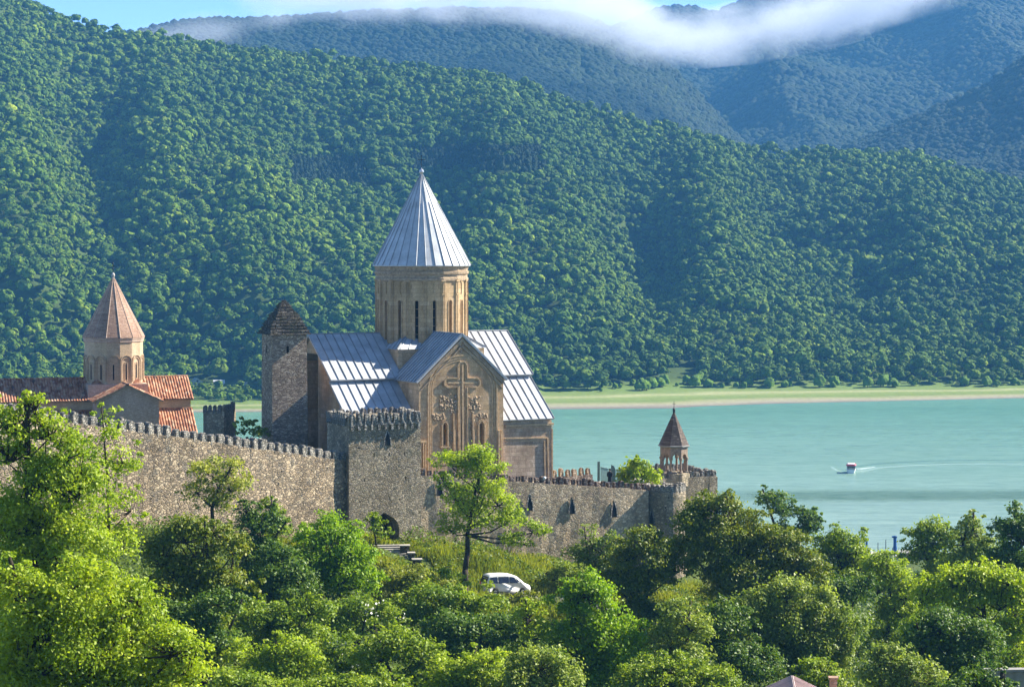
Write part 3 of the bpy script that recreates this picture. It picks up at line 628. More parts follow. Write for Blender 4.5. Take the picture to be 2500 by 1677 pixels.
for i, (rg4, k) in enumerate((((1056, 1086, 1011, 1024), 44), ((1100, 1107, 1054, 1080), 22), ((1164, 1188, 1010, 1020), 22), ((1150, 1158, 1054, 1080), 22), ((1118, 1140, 838, 860), 12))): lumps('vine_relief', [rg4], [k], 20 + i, M['relief_dark'])
# east end framing on the aisle wall
VA = 10.35
def az(px, py): return uz(px, py, VA)
b = MB(); b.strip([az(1228, 1069), az(1333, 1068.5)], 0.16, VA - .05, VA + .12, FL); b.strip([az(1231, 1076), az(1327, 1075)], 0.1, VA - .05, VA + .08, FL)
b.strip([az(1328, 1075), az(1330, 1172)], 0.14, VA - .05, VA + .14, FL); b.strip([az(1336, 1068), az(1338, 1172)], 0.14, VA - .05, VA + .14, FL)
b.strip([az(1233, 1040), az(1350, 1034.5)], 0.22, VA - .05, VA + .2, FL); b.strip([az(1233, 1046), az(1350, 1041)], 0.1, VA - .05, VA + .1, FL)
b.strip([az(1347.5, 1046), az(1347.5, 1172)], 0.16, VA - .05, VA + .1, FL)
b.build('moulding', M['relief'], church)
b = MB(); b.box(UE - 6, -(VA + .02), 0, UE + .03, -(VA - .5), 6.6); b.build('wall', M['ashlar_grey'], church)

def seam_roof(name, r0, r1, e1, e0, spacing, parent=church, th=0.14, mt='zinc'):
    """r0-r1 ridge, e0-e1 eave, all Vectors; a sheet roof with standing seams"""
    n = (r1 - r0).cross(e0 - r0).normalized()
    if n.z < 0: n = -n
    b = MB(); b.cm = 0; lo = [p - n * th for p in (r0, r1, e1, e0)]
    b.add([r0, r1, e1, e0] + lo, [(0, 1, 2, 3), (7, 6, 5, 4), (0, 4, 5, 1), (1, 5, 6, 2), (2, 6, 7, 3), (3, 7, 4, 0)])
    o = b.build(name, M[mt], parent)
    b = MB(); k = max(2, int(round((r1 - r0).length / spacing))); s = (r1 - r0).normalized() * 0.03
    for i in range(k + 1):
        t = i / k; a = r0.lerp(r1, t); c = e0.lerp(e1, t)
        b.add([a - s, a + s, c + s, c - s, a - s * .6 + n * .10, a + s * .6 + n * .10, c + s * .6 + n * .10, c - s * .6 + n * .10], [(0, 3, 2, 1), (4, 5, 6, 7), (0, 1, 5, 4), (1, 2, 6, 5), (2, 3, 7, 6), (3, 0, 4, 7)])
    b.tube(r0 + n * .03, r1 + n * .03, .07, .07, 6); b.tube(e0, e1, .05, .05, 6)
    b.build('seam', M['seam' if mt == 'zinc' else mt], o); return o
UWr, UEr = UW - .32, UE + .32
for s in (1, -1):
    seam_roof('roof', L(UWr, 0, 51.2), L(UEr, 0, 51.2), L(UEr, 5.85 * s, 46.95), L(UWr, 5.85 * s, 46.95), 0.86)
    for ua_, ub_ in (((UWr, ul + .05), (ur - .05, UEr - .15)) if s == 1 else ((UWr, UEr - .15),)):
        seam_roof('roof', L(ua_, 5.45 * s, 46.75), L(ub_, 5.45 * s, 46.75), L(ub_, 10.68 * s, 42.8), L(ua_, 10.68 * s, 42.8), 0.86)
for s, ue in ((-1, ul - .35), (1, ur + .35)):
    e = 51.4 - abs(ue - um) * (4.25 / (ur - um))
    seam_roof('roof', L(um, 2.0, 51.4), L(um, VF + .2, 51.4), L(ue, VF + .2, e), L(ue, 2.0, e), 0.62)
# square base and corner roofs of the dome
b = MB(); b.box(-4.75, -4.75, 45 - ZB, 4.75, 4.75, 49.75 - ZB); b.build('dome_base', M['ashlar'], church)
b = MB(); b.add([L(-4.95, 4.95, 49.72), L(4.95, 4.95, 49.72), L(4.95, -4.95, 49.72), L(-4.95, -4.95, 49.72), L(-3.0, 3.0, 51.1), L(3.0, 3.0, 51.1), L(3.0, -3.0, 51.1), L(-3, -3, 51.1)], [(0, 1, 5, 4), (1, 2, 6, 5), (2, 3, 7, 6), (3, 0, 4, 7), (3, 2, 1, 0), (4, 5, 6, 7)]); ro = b.build('roof', M['zinc'], church)
b = MB()
for k in range(4):
    q = Matrix.Rotation(k * math.pi / 2, 4, 'Z')
    for i in range(11):
        x = -4.6 + i * .92; x2 = x * 3.0 / 4.95
        b.tube(q @ Vector((x, -4.93, 49.76 - ZB)), q @ Vector((x2, -3.0, 51.13 - ZB)), .05, .05, 4)
    b.tube(q @ Vector((-4.95, -4.95, 49.76 - ZB)), q @ Vector((-3, -3, 51.13 - ZB)), .07, .07, 5)
b.build('seam', M['seam'], ro)
# drum: sixteen facets with slit windows
RD = 4.66; NF = 16; TH0 = None
def to_local_ang(theta_view):    # facet whose normal points theta right of the viewer
    # world direction (sin t, -cos t) -> church local
    wx, wy = math.sin(theta_view), -math.cos(theta_view); return math.atan2(-wx * SA + wy * CA, wx * CA + wy * SA)
PH = to_local_ang(R(-4))
z0d, z1d = 49.5 - ZB, 56.7 - ZB; zw0, zw1 = 50.3 - ZB, 54.5 - ZB
ap = RD * math.cos(math.pi / NF); hwf = RD * math.sin(math.pi / NF)
drum = MB(); slots = []
for k in range(NF):
    a = PH + 2 * math.pi * k / NF; n = Vector((math.cos(a), math.sin(a), 0)); t = Vector((-math.sin(a), math.cos(a), 0))
    pt = lambda s, z, d=0: n * (ap + d) + t * s + Vector((0, 0, z))
    ww = 0.17
    # panel around the slit
    drum.add([pt(-hwf, z0d), pt(-ww, z0d), pt(-ww, z1d), pt(-hwf, z1d)], [(0, 1, 2, 3)])
    drum.add([pt(ww, z0d), pt(hwf, z0d), pt(hwf, z1d), pt(ww, z1d)], [(0, 1, 2, 3)])
    drum.add([pt(-ww, zw1), pt(ww, zw1), pt(ww, z1d), pt(-ww, z1d)], [(0, 1, 2, 3)])
    drum.add([pt(-ww, z0d), pt(ww, z0d), pt(ww, zw0), pt(-ww, zw0)], [(0, 1, 2, 3)])
    drum.add([pt(-ww, zw0), pt(-ww, zw0, -.55), pt(-ww, zw1, -.55), pt(-ww, zw1)], [(0, 1, 2, 3)])
    drum.add([pt(ww, zw0), pt(ww, zw0, -.55), pt(ww, zw1, -.55), pt(ww, zw1)], [(0, 1, 2, 3)])
    drum.add([pt(-ww, zw1), pt(ww, zw1), pt(ww, zw1, -.55), pt(-ww, zw1, -.55)], [(0, 1, 2, 3)])
    drum.add([pt(-ww, zw0), pt(ww, zw0), pt(ww, zw0, -.55), pt(-ww, zw0, -.55)], [(0, 1, 2, 3)])
me = bpy.data.meshes.new('drum'); me.from_pydata(drum.v, [], drum.f); me.update(); dro = link_mesh('drum', me, M['drum'], church)
for k in range(NF):
    a = PH + 2 * math.pi * k / NF; n = Vector((math.cos(a), math.sin(a), 0)); t = Vector((-math.sin(a), math.cos(a), 0))
    fn = lambda s, z, d: n * (ap + d) + t * s + Vector((0, 0, z))
    g = MB(); g.prism([(-.2, zw0 - .05), (.2, zw0 - .05), (.2, zw1 + .05), (-.2, zw1 + .05)], -.5, -.42, fn); wd = g.build('window', M['relief_dark'] if k in (NF - 1,) else M['dark'], dro)
    g = MB()
    for s in (-.24, .24): g.strip([(s, zw0), (s, zw1 - .1)], .07, -.02, .07, fn)
    g.strip([(-.24, zw1 - .12), (-.13, zw1 + .05), (0, zw1 + .11), (.13, zw1 + .05), (.24, zw1 - .12)], .07, -.02, .07, fn)
    for q in range(1, 5): g.strip([(-.17, zw0 + q * .84), (.17, zw0 + q * .84)], .04, -.4, -.3, fn)
    g.build('frame', M['relief'], wd)
b = MB()
for k in range(NF):
    a = PH + 2 * math.pi * (k + .5) / NF; n = Vector((math.cos(a), math.sin(a), 0)); t = Vector((-math.sin(a), math.cos(a), 0))
    fn = lambda s, z, d: n * (RD + d) + t * s + Vector((0, 0, z))
    for s in (-.17, 0, .17): b.strip([(s, z0d), (s, z1d - .15)], .11, -.08, .06 if s else .1, fn)
    b.strip([(-.26, z1d - .2), (.26, z1d - .2)], .18, -.06, .15, fn); b.strip([(-.22, z1d - 1.55), (.22, z1d - 1.55)], .14, -.06, .13, fn)
    a = PH + 2 * math.pi * k / NF; n2 = Vector((math.cos(a), math.sin(a), 0)); t2 = Vector((-math.sin(a), math.cos(a), 0))
    f2 = lambda s, z, d: n2 * (ap + d) + t2 * s + Vector((0, 0, z))
    if k % 2 == 1 or k > 11: b.strip([(0, z1d - .2), (0, z1d - 1.4)], .12, -.02, .08, f2); b.strip([(-.26, z1d - .3), (.26, z1d - .3)], .12, -.02, .08, f2); b.strip([(-.1, z1d - 1.45), (.1, z1d - 1.45)], .14, -.02, .08, f2)
b.build('colonnettes', M['drum'], dro)
b = MB(); ph2 = PH + math.pi / NF
b.lathe([(RD + .02, 56.45 - ZB), (RD + .12, 56.5 - ZB), (RD + .12, 56.75 - ZB), (RD + .02, 56.8 - ZB), (RD + .02, 57.1 - ZB), (RD + .14, 57.15 - ZB), (RD + .18, 57.4 - ZB), (RD + .04, 57.45 - ZB), (RD + .1, 57.7 - ZB), (RD + .26, 58.02 - ZB)], NF, ph=ph2)
b.build('cornice', M['relief_dark'], dro)
b = MB(); b.lathe([(4.98, 57.94 - ZB), (5.0, 58.02 - ZB), (0.09, 67.25 - ZB), (.02, 67.3 - ZB)], 32, ph=PH); cone = b.build('cone_roof', M['zinc'], church)
b = MB()
for k in range(32):
    a = PH + 2 * math.pi * k / 32; top = .09 if k % 2 == 0 else 1.6
    rt = top; zt = 67.25 - (rt - .09) / (5.0 - .09) * (67.25 - 58.02)
    b.tube(Vector((math.cos(a) * 5.03, math.sin(a) * 5.03, 58.02 - ZB)), Vector((math.cos(a) * (rt + .02), math.sin(a) * (rt + .02), zt - ZB)), .055, .035, 4)
b.build('seam', M['seam'], cone)
b = MB(); b.lathe([(.02, 67.2 - ZB), (.13, 67.3 - ZB), (.24, 67.48 - ZB), (.2, 67.66 - ZB), (.05, 67.8 - ZB), (.03, 67.9 - ZB)], 10); b.build('finial', M['alloy'], cone)
b = MB(); b.tube((0, 0, 67.7 - ZB), (0, 0, 69.1 - ZB), .03, .025, 6)
q = Matrix.Rotation(-A_, 4, 'Z'); b.box(-.27, -.02, 68.68 - ZB, .27, .02, 68.74 - ZB, q); b.box(-.06, -.025, 69.05 - ZB, .06, .025, 69.15 - ZB, q); b.box(-.32, -.03, 68.64 - ZB, -.26, .03, 68.78 - ZB, q); b.box(.26, -.03, 68.64 - ZB, .32, .03, 68.78 - ZB, q)
b.build('cross', M['iron'], cone)

# ------------------------------------------------------------------ watchtower with stepped slate roof
p = at(665, 818, 213.5)
tw = tag(empty('watchtower', (p.x, p.y, 36), A_ * 0.86), 'square rubble watchtower with stepped slate pyramid roof beside the church', 'tower')
TWH = p.z - 36; s0, s1 = 3.62, 3.45
b = MB(); b.add([(-.12, -.12, -1), (s0, -.12, -1), (s0, s0, -1), (-.12, s0, -1), (0, 0, TWH), (s1, 0, TWH), (s1, s1, TWH), (0, s1, TWH)], [(0, 3, 2, 1), (4, 5, 6, 7), (0, 1, 5, 4), (1, 2, 6, 5), (2, 3, 7, 6), (3, 0, 4, 7)])
two = b.build('wall', M['slate'], tw)
c_ = MB(); c_.box(1.42, -1, TWH - 1.75, 1.68, .7, TWH - 1.1); c_.box(-1, 1.7, TWH - 1.9, .7, 2.05, TWH - 1.0); carve(two, c_)
b = MB(); b.box(1.38, .5, TWH - 1.8, 1.72, .55, TWH - 1.05); b.build('window', M['dark'], tw)
b = MB(); b.box(.5, 1.65, TWH - 1.95, .55, 2.1, TWH - .95); b.build('window', M['dark'], tw)
b = MB(); n = 11; cc = s1 / 2
for i in range(n):
    t = i / n; h = 1.95 * (1 - t ** 1.25) + .14 + random.uniform(-.05, .05); zz = TWH + .02 + t * 3.25
    rot = Matrix.Translation((cc + random.uniform(-.04, .04), cc, 0)) @ Matrix.Rotation(random.uniform(-.05, .05), 4, 'Z')
    b.box(-h, -h, zz, h, h, zz + .14, rot, .02); b.box(-h + .16, -h + .16, zz + .12, h - .16, h - .16, zz + .31, rot)
b.build('roof', M['roofslate'], tw)

# ------------------------------------------------------------------ crenellated walls
MERL = {}
def merlon_mesh(kind, k):
    key = (kind, k)
    if key in MERL: return MERL[key]
    rr = random.Random(k * 17 + len(kind)); bm = bmesh.new()
    if kind == 'flat': w_, h_, d_ = .40, .62, .5
    elif kind == 'tomb': w_, h_, d_ = .46, .85, .42
    else: w_, h_, d_ = .62, .95, .62
    w_ *= rr.uniform(.9, 1.1); h_ *= rr.uniform(.88, 1.1)
    n = 8; pts = [(-w_ / 2, -.15), (w_ / 2, -.15)]
    if kind == 'flat': pts += [(w_ / 2, h_), (-w_ / 2, h_)]
    else:
        for i in range(n + 1): a = math.pi * i / n; pts.append((w_ / 2 * math.cos(a), h_ * .66 + h_ * .34 * math.sin(a)))
    vs = [bm.verts.new((x + rr.uniform(-.03, .03), y, z + rr.uniform(-.03, .03))) for y in (-d_ / 2, 0, d_ / 2) for x, z in pts]
    m_ = len(pts)
    bm.faces.new(vs[:m_]); bm.faces.new(vs[2 * m_:][::-1])
    for l in range(2):
        for i in range(m_): bm.faces.new((vs[l * m_ + i], vs[(l + 1) * m_ + i], vs[(l + 1) * m_ + (i + 1) % m_], vs[l * m_ + (i + 1) % m_]))
    bmesh.ops.triangulate(bm, faces=bm.faces)
    bmesh.ops.subdivide_edges(bm, edges=bm.edges, cuts=1)
    for v in bm.verts:
        q = np.array([v.co[:]]) * 4 + k * 9; v.co += Vector(((vnoise(q, 1)[0] - .5), (vnoise(q + 5, 2)[0] - .5), (vnoise(q + 9, 3)[0] - .5))) * .13
    bmesh.ops.recalc_face_normals(bm, faces=bm.faces); me = bpy.data.meshes.new('merlon'); bm.to_mesh(me); bm.free(); MERL[key] = me; return me
def wall_run(parent, P0, P1, zt0, zt1, zb0, zb1, th, mat, mk='round', pitch=.97, mm='merlon', mer=True, name='wall', back=False, scale=1.0, first=.5):
    """P0,P1: xy of the outer face, left to right as seen from outside; local to parent (at parent's location)"""
    o0 = parent.location; p0 = Vector((P0[0], P0[1], 0)) - Vector((o0.x, o0.y, 0)); p1 = Vector((P1[0], P1[1], 0)) - Vector((o0.x, o0.y, 0))
    d = (p1 - p0); Ln = d.length; d.normalize(); n = Vector((-d.y, d.x, 0)) * th; oz = o0.z
    # subdivided, uneven faces
    nx, nz = max(2, int(Ln / .8)), 7
    V = []; 
    def pt(i, j, side):
        t = i / nx; zb = zb0 + (zb1 - zb0) * t; zt = zt0 + (zt1 - zt0) * t; q = p0 + d * (Ln * t) + n * side
        bulge = 0
        if side == 0 and 0 < i < nx and j < nz:
            bulge = (vnoise(np.array([[q.x * .9, q.y * .9, j * 1.3]]), 4)[0] - .5) * .22
        z = zb + (zt - zb) * j / nz + (0 if j < nz else (vnoise(np.array([[q.x * 1.3, q.y * 1.3]]), 8)[0] - .5) * .16)
        r = q + n.normalized() * bulge; return (r.x, r.y, z - oz)
    b = MB()
    for side in (0, 1):
        vs = [pt(i, j, side) for j in range(nz + 1) for i in range(nx + 1)]
        fs = [(j * (nx + 1) + i, j * (nx + 1) + i + 1, (j + 1) * (nx + 1) + i + 1, (j + 1) * (nx + 1) + i) for j in range(nz) for i in range(nx)]
        b.add(vs, fs)
    K = (nx + 1) * (nz + 1)
    for j, in ((nz,), (0,)):
        for i in range(nx): b.f.append([j * (nx + 1) + i, j * (nx + 1) + i + 1, K + j * (nx + 1) + i + 1, K + j * (nx + 1) + i]); b.m.append(0)
    for i in (0, nx):
        for j in range(nz): b.f.append([j * (nx + 1) + i, (j + 1) * (nx + 1) + i, K + (j + 1) * (nx + 1) + i, K + j * (nx + 1) + i]); b.m.append(0)
    wo_ = b.build(name, M[mat], parent)
    if mer:
        k = int(Ln / pitch); ang = math.atan2(d.y, d.x); 
        for i in range(k):
            t = (i + first) / k; q = p0 + d * (Ln * t) + n.normalized() * (.32 if not back else th - .3); zt = zt0 + (zt1 - zt0) * t
            me = merlon_mesh(mk, random.randrange(6)).copy() if False else merlon_mesh(mk, random.randrange(6))
            o = bpy.data.objects.new('merlon', me); COL.objects.link(o)
            if not me.materials: me.materials.append(M[mm])
            o.parent = parent; o.location = (q.x, q.y, zt - oz - .02); o.rotation_euler = (random.uniform(-.04, .04), random.uniform(-.05, .05), ang + random.uniform(-.07, .07)); o.scale = (scale * random.uniform(.84, 1.08), scale, scale * random.uniform(.8, 1.08))
    return wo_
TL = (-15.15, 205.2); TRc = (TL[0] + 7.35 * CA, TL[1] + 7.35 * SA)
# left curtain wall
lw = tag(empty('fortress_wall', (-30, 190, 33)), 'long grey rubble curtain wall with rounded merlons descending to the gate tower', 'wall')
wall_run(lw, (-47, 170.8), (-15.3, 206.0), 48.2, 39.95, 33, 29, 1.3, 'rubble_left', 'round', .97)
# a few dark putlog holes are real pits
g = MB()
for px_, py_, s in ((308, 1081, .16), (407, 1096, .13), (404, 1151, .1), (684, 1200, .28), (791, 1224, .16), (691, 1237, .12), (679, 1242, .1)):
    # on the wall's face
    d = ray(px_, py_); nrm = Vector((35.2, -31.7, 0)).normalized(); p0 = Vector((-15.3, 206.0, 0)); t = (p0 - Vector((0, 0, CAMZ))).dot(nrm) / d.dot(nrm); q = Vector((0, 0, CAMZ)) + d * t - lw.location
    Mx = Matrix.Translation(q) @ Matrix.Rotation(math.atan2(35.2, 31.7), 4, 'Z'); g.box(-s, -.25, -s, s, .6, s, Mx)
carve(lw.children[0], g)

# gate tower
gt = tag(empty('gate_tower', (TL[0], TL[1], 31), A_), 'tall rubble gate tower with corbelled battlements and a pointed doorway', 'tower')
GZ = 44.0 - 31; GW = 7.35; GD = 5.3
b = MB(); b.box(0, 0, -4, GW, GD, GZ); gto = b.build('wall', M['rubble_dark'], gt)
def gz(px, py):                  # on the tower's front face
    d = ray(px, py); nrm = Vector((SA, -CA, 0)); p0 = Vector((TL[0], TL[1], 0)); t = (p0 - Vector((0, 0, CAMZ))).dot(nrm) / d.dot(nrm); q = Vector((0, 0, CAMZ)) + d * t
    return ((q.x - TL[0]) * CA + (q.y - TL[1]) * SA, q.z - 31)
c_ = MB(); GF = lambda a, z, d: Vector((a, d, z))
gate = [gz(905, 1340), gz(974.5, 1340), gz(974.5, 1288), gz(971, 1275), gz(962, 1264), gz(938, 1251), gz(922, 1262), gz(909, 1276), gz(905, 1290)]
c_.prism(gate, -1, 3.2, GF)
for x0, x1, y0, y1 in ((912, 914.5, 1106, 1116), (949, 951.6, 1104, 1113), (986.5, 989, 1103, 1112), (889, 891, 1168, 1175), (989, 992, 1162, 1170), (874, 878, 1092, 1096), (846, 849, 1224, 1227), (878, 880, 1222, 1226)):
    a, c = gz(x0, y1), gz(x1, y0); c_.box(a[0], -1, a[1], c[0], .7, c[1])
carve(gto, c_)
b = MB(); q = [gz(900, 1345), gz(979, 1345), gz(979, 1250), gz(900, 1250)]; b.prism(q, 3.0, 3.15, GF); b.build('door', M['dark'], gt)
def hood(parent, cx, cz, w_, h_, fn, mat='rubble_dark'):
    """pointed box machicolation: an open-bottomed stone hood with a dark mouth"""
    o = MB(); o.prism([(cx - w_ / 2, cz), (cx - w_ * .42, cz + h_ * .45), (cx, cz + h_), (cx + w_ * .42, cz + h_ * .45), (cx + w_ / 2, cz)], -.03, .02, fn); hd = o.build('loophole', M['dark'], parent)
    o = MB(); o.strip([(cx + w_ / 2 + .05, cz - .05), (cx + w_ * .42 + .05, cz + h_ * .45), (cx + .03, cz + h_ + .08)], .12, -.07, .02, fn); o.strip([(cx - w_ / 2 - .04, cz - .05), (cx - w_ * .42 - .04, cz + h_ * .45), (cx - .03, cz + h_ + .08)], .1, -.05, .02, fn)
    o.build('frame', M['merlon'], hd)
a = gz(946, 1087); hood(gt, a[0], a[1], .62, 1.35, GF)
# corbelled battlements
def battlement(parent, x0, x1, y, depth, axis, mk='round', pitch=.68, zt=GZ, mm='merlon', sx=.74):
    k = int(abs(x1 - x0) / pitch)
    for i in range(k):
        t = x0 + (x1 - x0) * (i + .5) / k
        me = merlon_mesh(mk, random.randrange(6)); o = bpy.data.objects.new('merlon', me); COL.objects.link(o)
        if not me.materials: me.materials.append(M[mm])
        o.parent = parent; o.location = (t, y, zt - .55) if axis == 'x' else (y, t, zt - .55); o.rotation_euler = (0, 0, 0 if axis == 'x' else math.pi / 2); o.scale = (sx, .95 * sx / .74, (1.05 if sx > .6 else .8) * random.uniform(.93, 1.07))
battlement(gt, 0, GW, .08, 0, 'x'); battlement(gt, .4, GD - .2, .1, 0, 'y', pitch=.5); battlement(gt, .4, GD - .2, GW - .1, 0, 'y', pitch=.6); battlement(gt, .3, GW - .3, GD - .1, 0, 'x')
for i in range(11): b = MB(); x = .3 + i * (GW - .6) / 10; b.box(x - .12, -.2, GZ - 1.15, x + .12, .05, GZ - .62); b.build('corbel', M['merlon'], gt)
b = MB(); b.box(-.02, -.16, GZ - .62, GW + .02, .02, GZ - .5); b.build('cornice', M['merlon'], gt)

# right curtain wall with pointed hoods and its round corner tower
RWe = (13.6, 219.8)
rw = tag(empty('fortress_wall', (TRc[0], TRc[1], 30)), 'lower grey rubble curtain wall with pointed loopholes right of the gate tower', 'wall')
wall_run(rw, TRc, RWe, 38.35, 35.75, 27, 23, 1.2, 'rubble', 'flat', .66, 'merlon_red')
rd = Vector((RWe[0] - TRc[0], RWe[1] - TRc[1], 0)).normalized(); ra = math.atan2(rd.y, rd.x)
def rwf(px, py):
    d = ray(px, py); nrm = Vector((rd.y, -rd.x, 0)); p0 = Vector((TRc[0], TRc[1], 0)); t = (p0 - Vector((0, 0, CAMZ))).dot(nrm) / d.dot(nrm); q = Vector((0, 0, CAMZ)) + d * t
    return ((q - p0).dot(rd), q.z - 30)
RF = lambda a, z, d: Vector((rd.x * a - rd.y * (d - .1), rd.y * a + rd.x * (d - .1), z))
for px_, py_ in ((1292, 1246), (1395, 1254), (1498, 1262), (1072, 1210)): a = rwf(px_, py_); hood(rw, a[0], a[1], .62, 1.55, RF)
g = MB()
for px_, py_, wx, hz in ((1322, 1236, .05, .22), (1369, 1238, .05, .22), (1425, 1240, .05, .22), (1471, 1226, .06, .5), (1527, 1226, .06, .3), (1361, 1212, .05, .2), (1316, 1214, .05, .18), (1042, 1262, .12, .16), (1475, 1275, .1, .08), (1422, 1272, .1, .1)):
    a = rwf(px_, py_); p = RF(a[0], a[1], 0); Mx = Matrix.Translation(p) @ Matrix.Rotation(ra, 4, 'Z'); g.box(-wx, -.4, -hz, wx, .6, hz, Mx)
carve(rw.children[0], g)
rt = tag(empty('corner_tower', (15.3, 221.6, 24)), 'round rubble corner tower at the right end of the front wall', 'tower')
b = MB(); n = 36; prof = [(2.45, -3), (2.35, 3), (2.2, 8), (2.12, 11.5)]; b.lathe(prof, n); rto = b.build('wall', M['rubble_dark'], rt)
for i in range(15):
    a = R(-172) + i * R(205) / 14; me = merlon_mesh('round', random.randrange(6)); o = bpy.data.objects.new('merlon', me); COL.objects.link(o)
    o.parent = rt; o.location = (1.88 * math.cos(a), 1.88 * math.sin(a), 11.45); o.rotation_euler = (0, 0, a + math.pi / 2); o.scale = (.82, .7, .85)
b = MB(); b.lathe([(1.5, 11.4), (1.5, 11.56)], 24); b.build('platform', M['concrete'], rt)
for a in (R(-128), R(-30)):
    g = MB(); n_ = Vector((math.cos(a), math.sin(a), 0)); t_ = Vector((-math.sin(a), math.cos(a), 0)); fn = lambda s, z, d: n_ * (2.22 - d) + t_ * s + Vector((0, 0, z)); 
    hood(rt, 0, 8.3, .5, 1.4, fn)

# bastion with the belfry
B0 = (14.6, 232.8); B1 = (22.0, 236.5)
bs = tag(empty('bastion', (B0[0], B0[1], 30)), 'square rubble bastion with small round merlons carrying the belfry', 'bastion')
wall_run(bs, B0, B1, 35.45, 35.35, 22, 20, 1.0, 'rubble_dark', 'round', .68, 'merlon', scale=.72)
dB = Vector((B1[0] - B0[0], B1[1] - B0[1], 0)).normalized(); nB = Vector((-dB.y, dB.x, 0))
E1 = (B1[0] + nB.x * 6, B1[1] + nB.y * 6); E0 = (B0[0] + nB.x * 6, B0[1] + nB.y * 6)
wall_run(bs, B1, E1, 35.35, 35.5, 20, 20, 1.0, 'rubble_dark', 'round', .68, 'merlon', scale=.72)
wall_run(bs, E0, E1, 35.5, 35.5, 20, 20, .8, 'rubble_dark', 'round', .68, 'merlon', scale=.8)
b = MB(); o_ = Vector(B0 + (30,)); 
pl = [Vector((0, 0, 0)), dB * 8.2, dB * 8.2 + nB * 6, nB * 6]; b.add([p + Vector((0, 0, -6)) + nB * .3 for p in pl] + [p + Vector((0, 0, 4.9)) + nB * .3 for p in pl], [(0, 1, 2, 3), (4, 5, 6, 7), (0, 1, 5, 4), (1, 2, 6, 5), (2, 3, 7, 6), (3, 0, 4, 7)]); b.build('platform', M['concrete'], bs)
lk = tag(empty('fortress_wall', (14.6, 226, 30)), 'short side wall between the round corner tower and the belfry bastion', 'wall')
wall_run(lk, (14.2, 233.4), (16.4, 222.6), 35.3, 35.0, 24, 22, .9, 'rubble', 'round', .8, 'merlon', scale=.7)
# belfry
M['belstone'] = simple('belfry_stone', (0.27, 0.205, 0.15), 0.88, 0, 0.35, 4, 0.5, 0.2)
bt = tag(empty('belfry', (*at(1645, 1150, 235.6)[:2], 34.9), 0), 'small octagonal belfry on eight stone columns with a pointed roof', 'belfry')
RB = 1.5; zb0 = 0; N8 = 8; phb = R(-90 + 5.5 - 22.5)
b = MB(); b.lathe([(RB + .25, -.4), (RB + .25, .95), (RB + .1, 1.0)], 8, ph=phb); b.build('base', M['rubble_dark'], bt)
for k in range(8):
    a = phb + k * math.pi / 4; c = Vector((math.cos(a), math.sin(a), 0)) * (RB - .12); g = MB()
    g.lathe([(.2, .98), (.2, 1.15), (.135, 1.2), (.13, 2.35), (.2, 2.42), (.22, 2.62)], 8, c, a); g.build('column', M['belstone'], bt)
b = MB()
for k in range(8):
    a0 = phb + k * math.pi / 4; a1 = a0 + math.pi / 4; p0 = Vector((math.cos(a0), math.sin(a0), 0)) * RB; p1 = Vector((math.cos(a1), math.sin(a1), 0)) * RB; t = (p1 - p0).normalized(); n_ = Vector((t.y, -t.x, 0)); wd = (p1 - p0).length
    pts = [(0, 3.75), (0, 2.6)] + [(wd / 2 - (wd / 2 - .2) * math.cos(math.pi * i / 8), 2.6 + .42 * math.sin(math.pi * i / 8)) for i in range(9)] + [(wd, 2.6), (wd, 3.75)]
    fn = lambda s, z, d: p0 + t * s + n_ * d + Vector((0, 0, z))
    for i in range(9 - 1): 
        a_, c_2 = pts[2 + i], pts[3 + i]; b.prism([(a_[0], a_[1]), (c_2[0], c_2[1]), (c_2[0], 3.75), (a_[0], 3.75)], 0, -.34, fn)
    b.prism([(0, 2.6), (.2, 2.6), (.2, 3.75), (0, 3.75)], 0, -.34, fn); b.prism([(wd - .2, 2.6), (wd, 2.6), (wd, 3.75), (wd - .2, 3.75)], 0, -.34, fn)
b.build('arcade', M['belstone'], bt)
b = MB(); b.lathe([(RB + .1, 3.72), (RB + .22, 3.8), (RB + .22, 3.92), (RB + .1, 3.95)], 8, ph=phb); b.build('cornice', M['concrete'], bt)
M['belroof'] = ashlar('belfry_slabs', [(0.12, 0.095, 0.08), (0.17, 0.135, 0.11), (0.095, 0.078, 0.068), (0.27, 0.22, 0.18)], (0.05, 0.035, 0.03), .4, .17, (.7, .68, .66), .6)
b = MB(); b.lathe([(RB + .16, 3.9), (RB + .12, 4.0), (.1, 7.35), (.04, 7.4)], 8, ph=phb); b.build('roof', M['belroof'], bt)
b = MB(); b.lathe([(.05, 7.3), (.16, 7.4), (.13, 7.55), (.17, 7.68), (.05, 7.85), (.03, 7.9)], 8); b.build('finial', M['iron'], bt)
b = MB(); b.tube((0, 0, 7.8), (0, 0, 8.6), .03, .02, 5); b.box(-.16, -.02, 8.28, .16, .02, 8.33); b.build('cross', M['iron'], bt)

# inner parapet with tombstone merlons, low ruined wall with a sunlit cap
ip = tag(empty('parapet', (6, 227, 33)), 'warm stone parapet with tombstone-shaped merlons right of the church', 'parapet')
q0, q1 = at(1349, 1165, 227.5), at(1447, 1168, 230.5)
wall_run(ip, (q0.x, q0.y), (q1.x, q1.y), 36.15, 36.15, 31, 30, .6, 'merlon_red', 'tomb', .76, 'merlon_tan')
M['ashlar_grey'].name = 'greyish_ashlar'
lo = tag(empty('ruined_wall', (9, 226, 33)), 'low broken stone wall with pale capping slabs behind the battlements', 'wall')
q0, q1 = at(1420, 1168, 226.0), at(1520, 1176, 222.5)
wall_run(lo, (q0.x, q0.y), (q1.x, q1.y), 36.0, 35.7, 30, 30, .7, 'merlon_red', mer=False)
b = MB(); pp0, pp1 = at(1462, 1166.5, 224.2) - lo.location, at(1520, 1174, 222.0) - lo.location
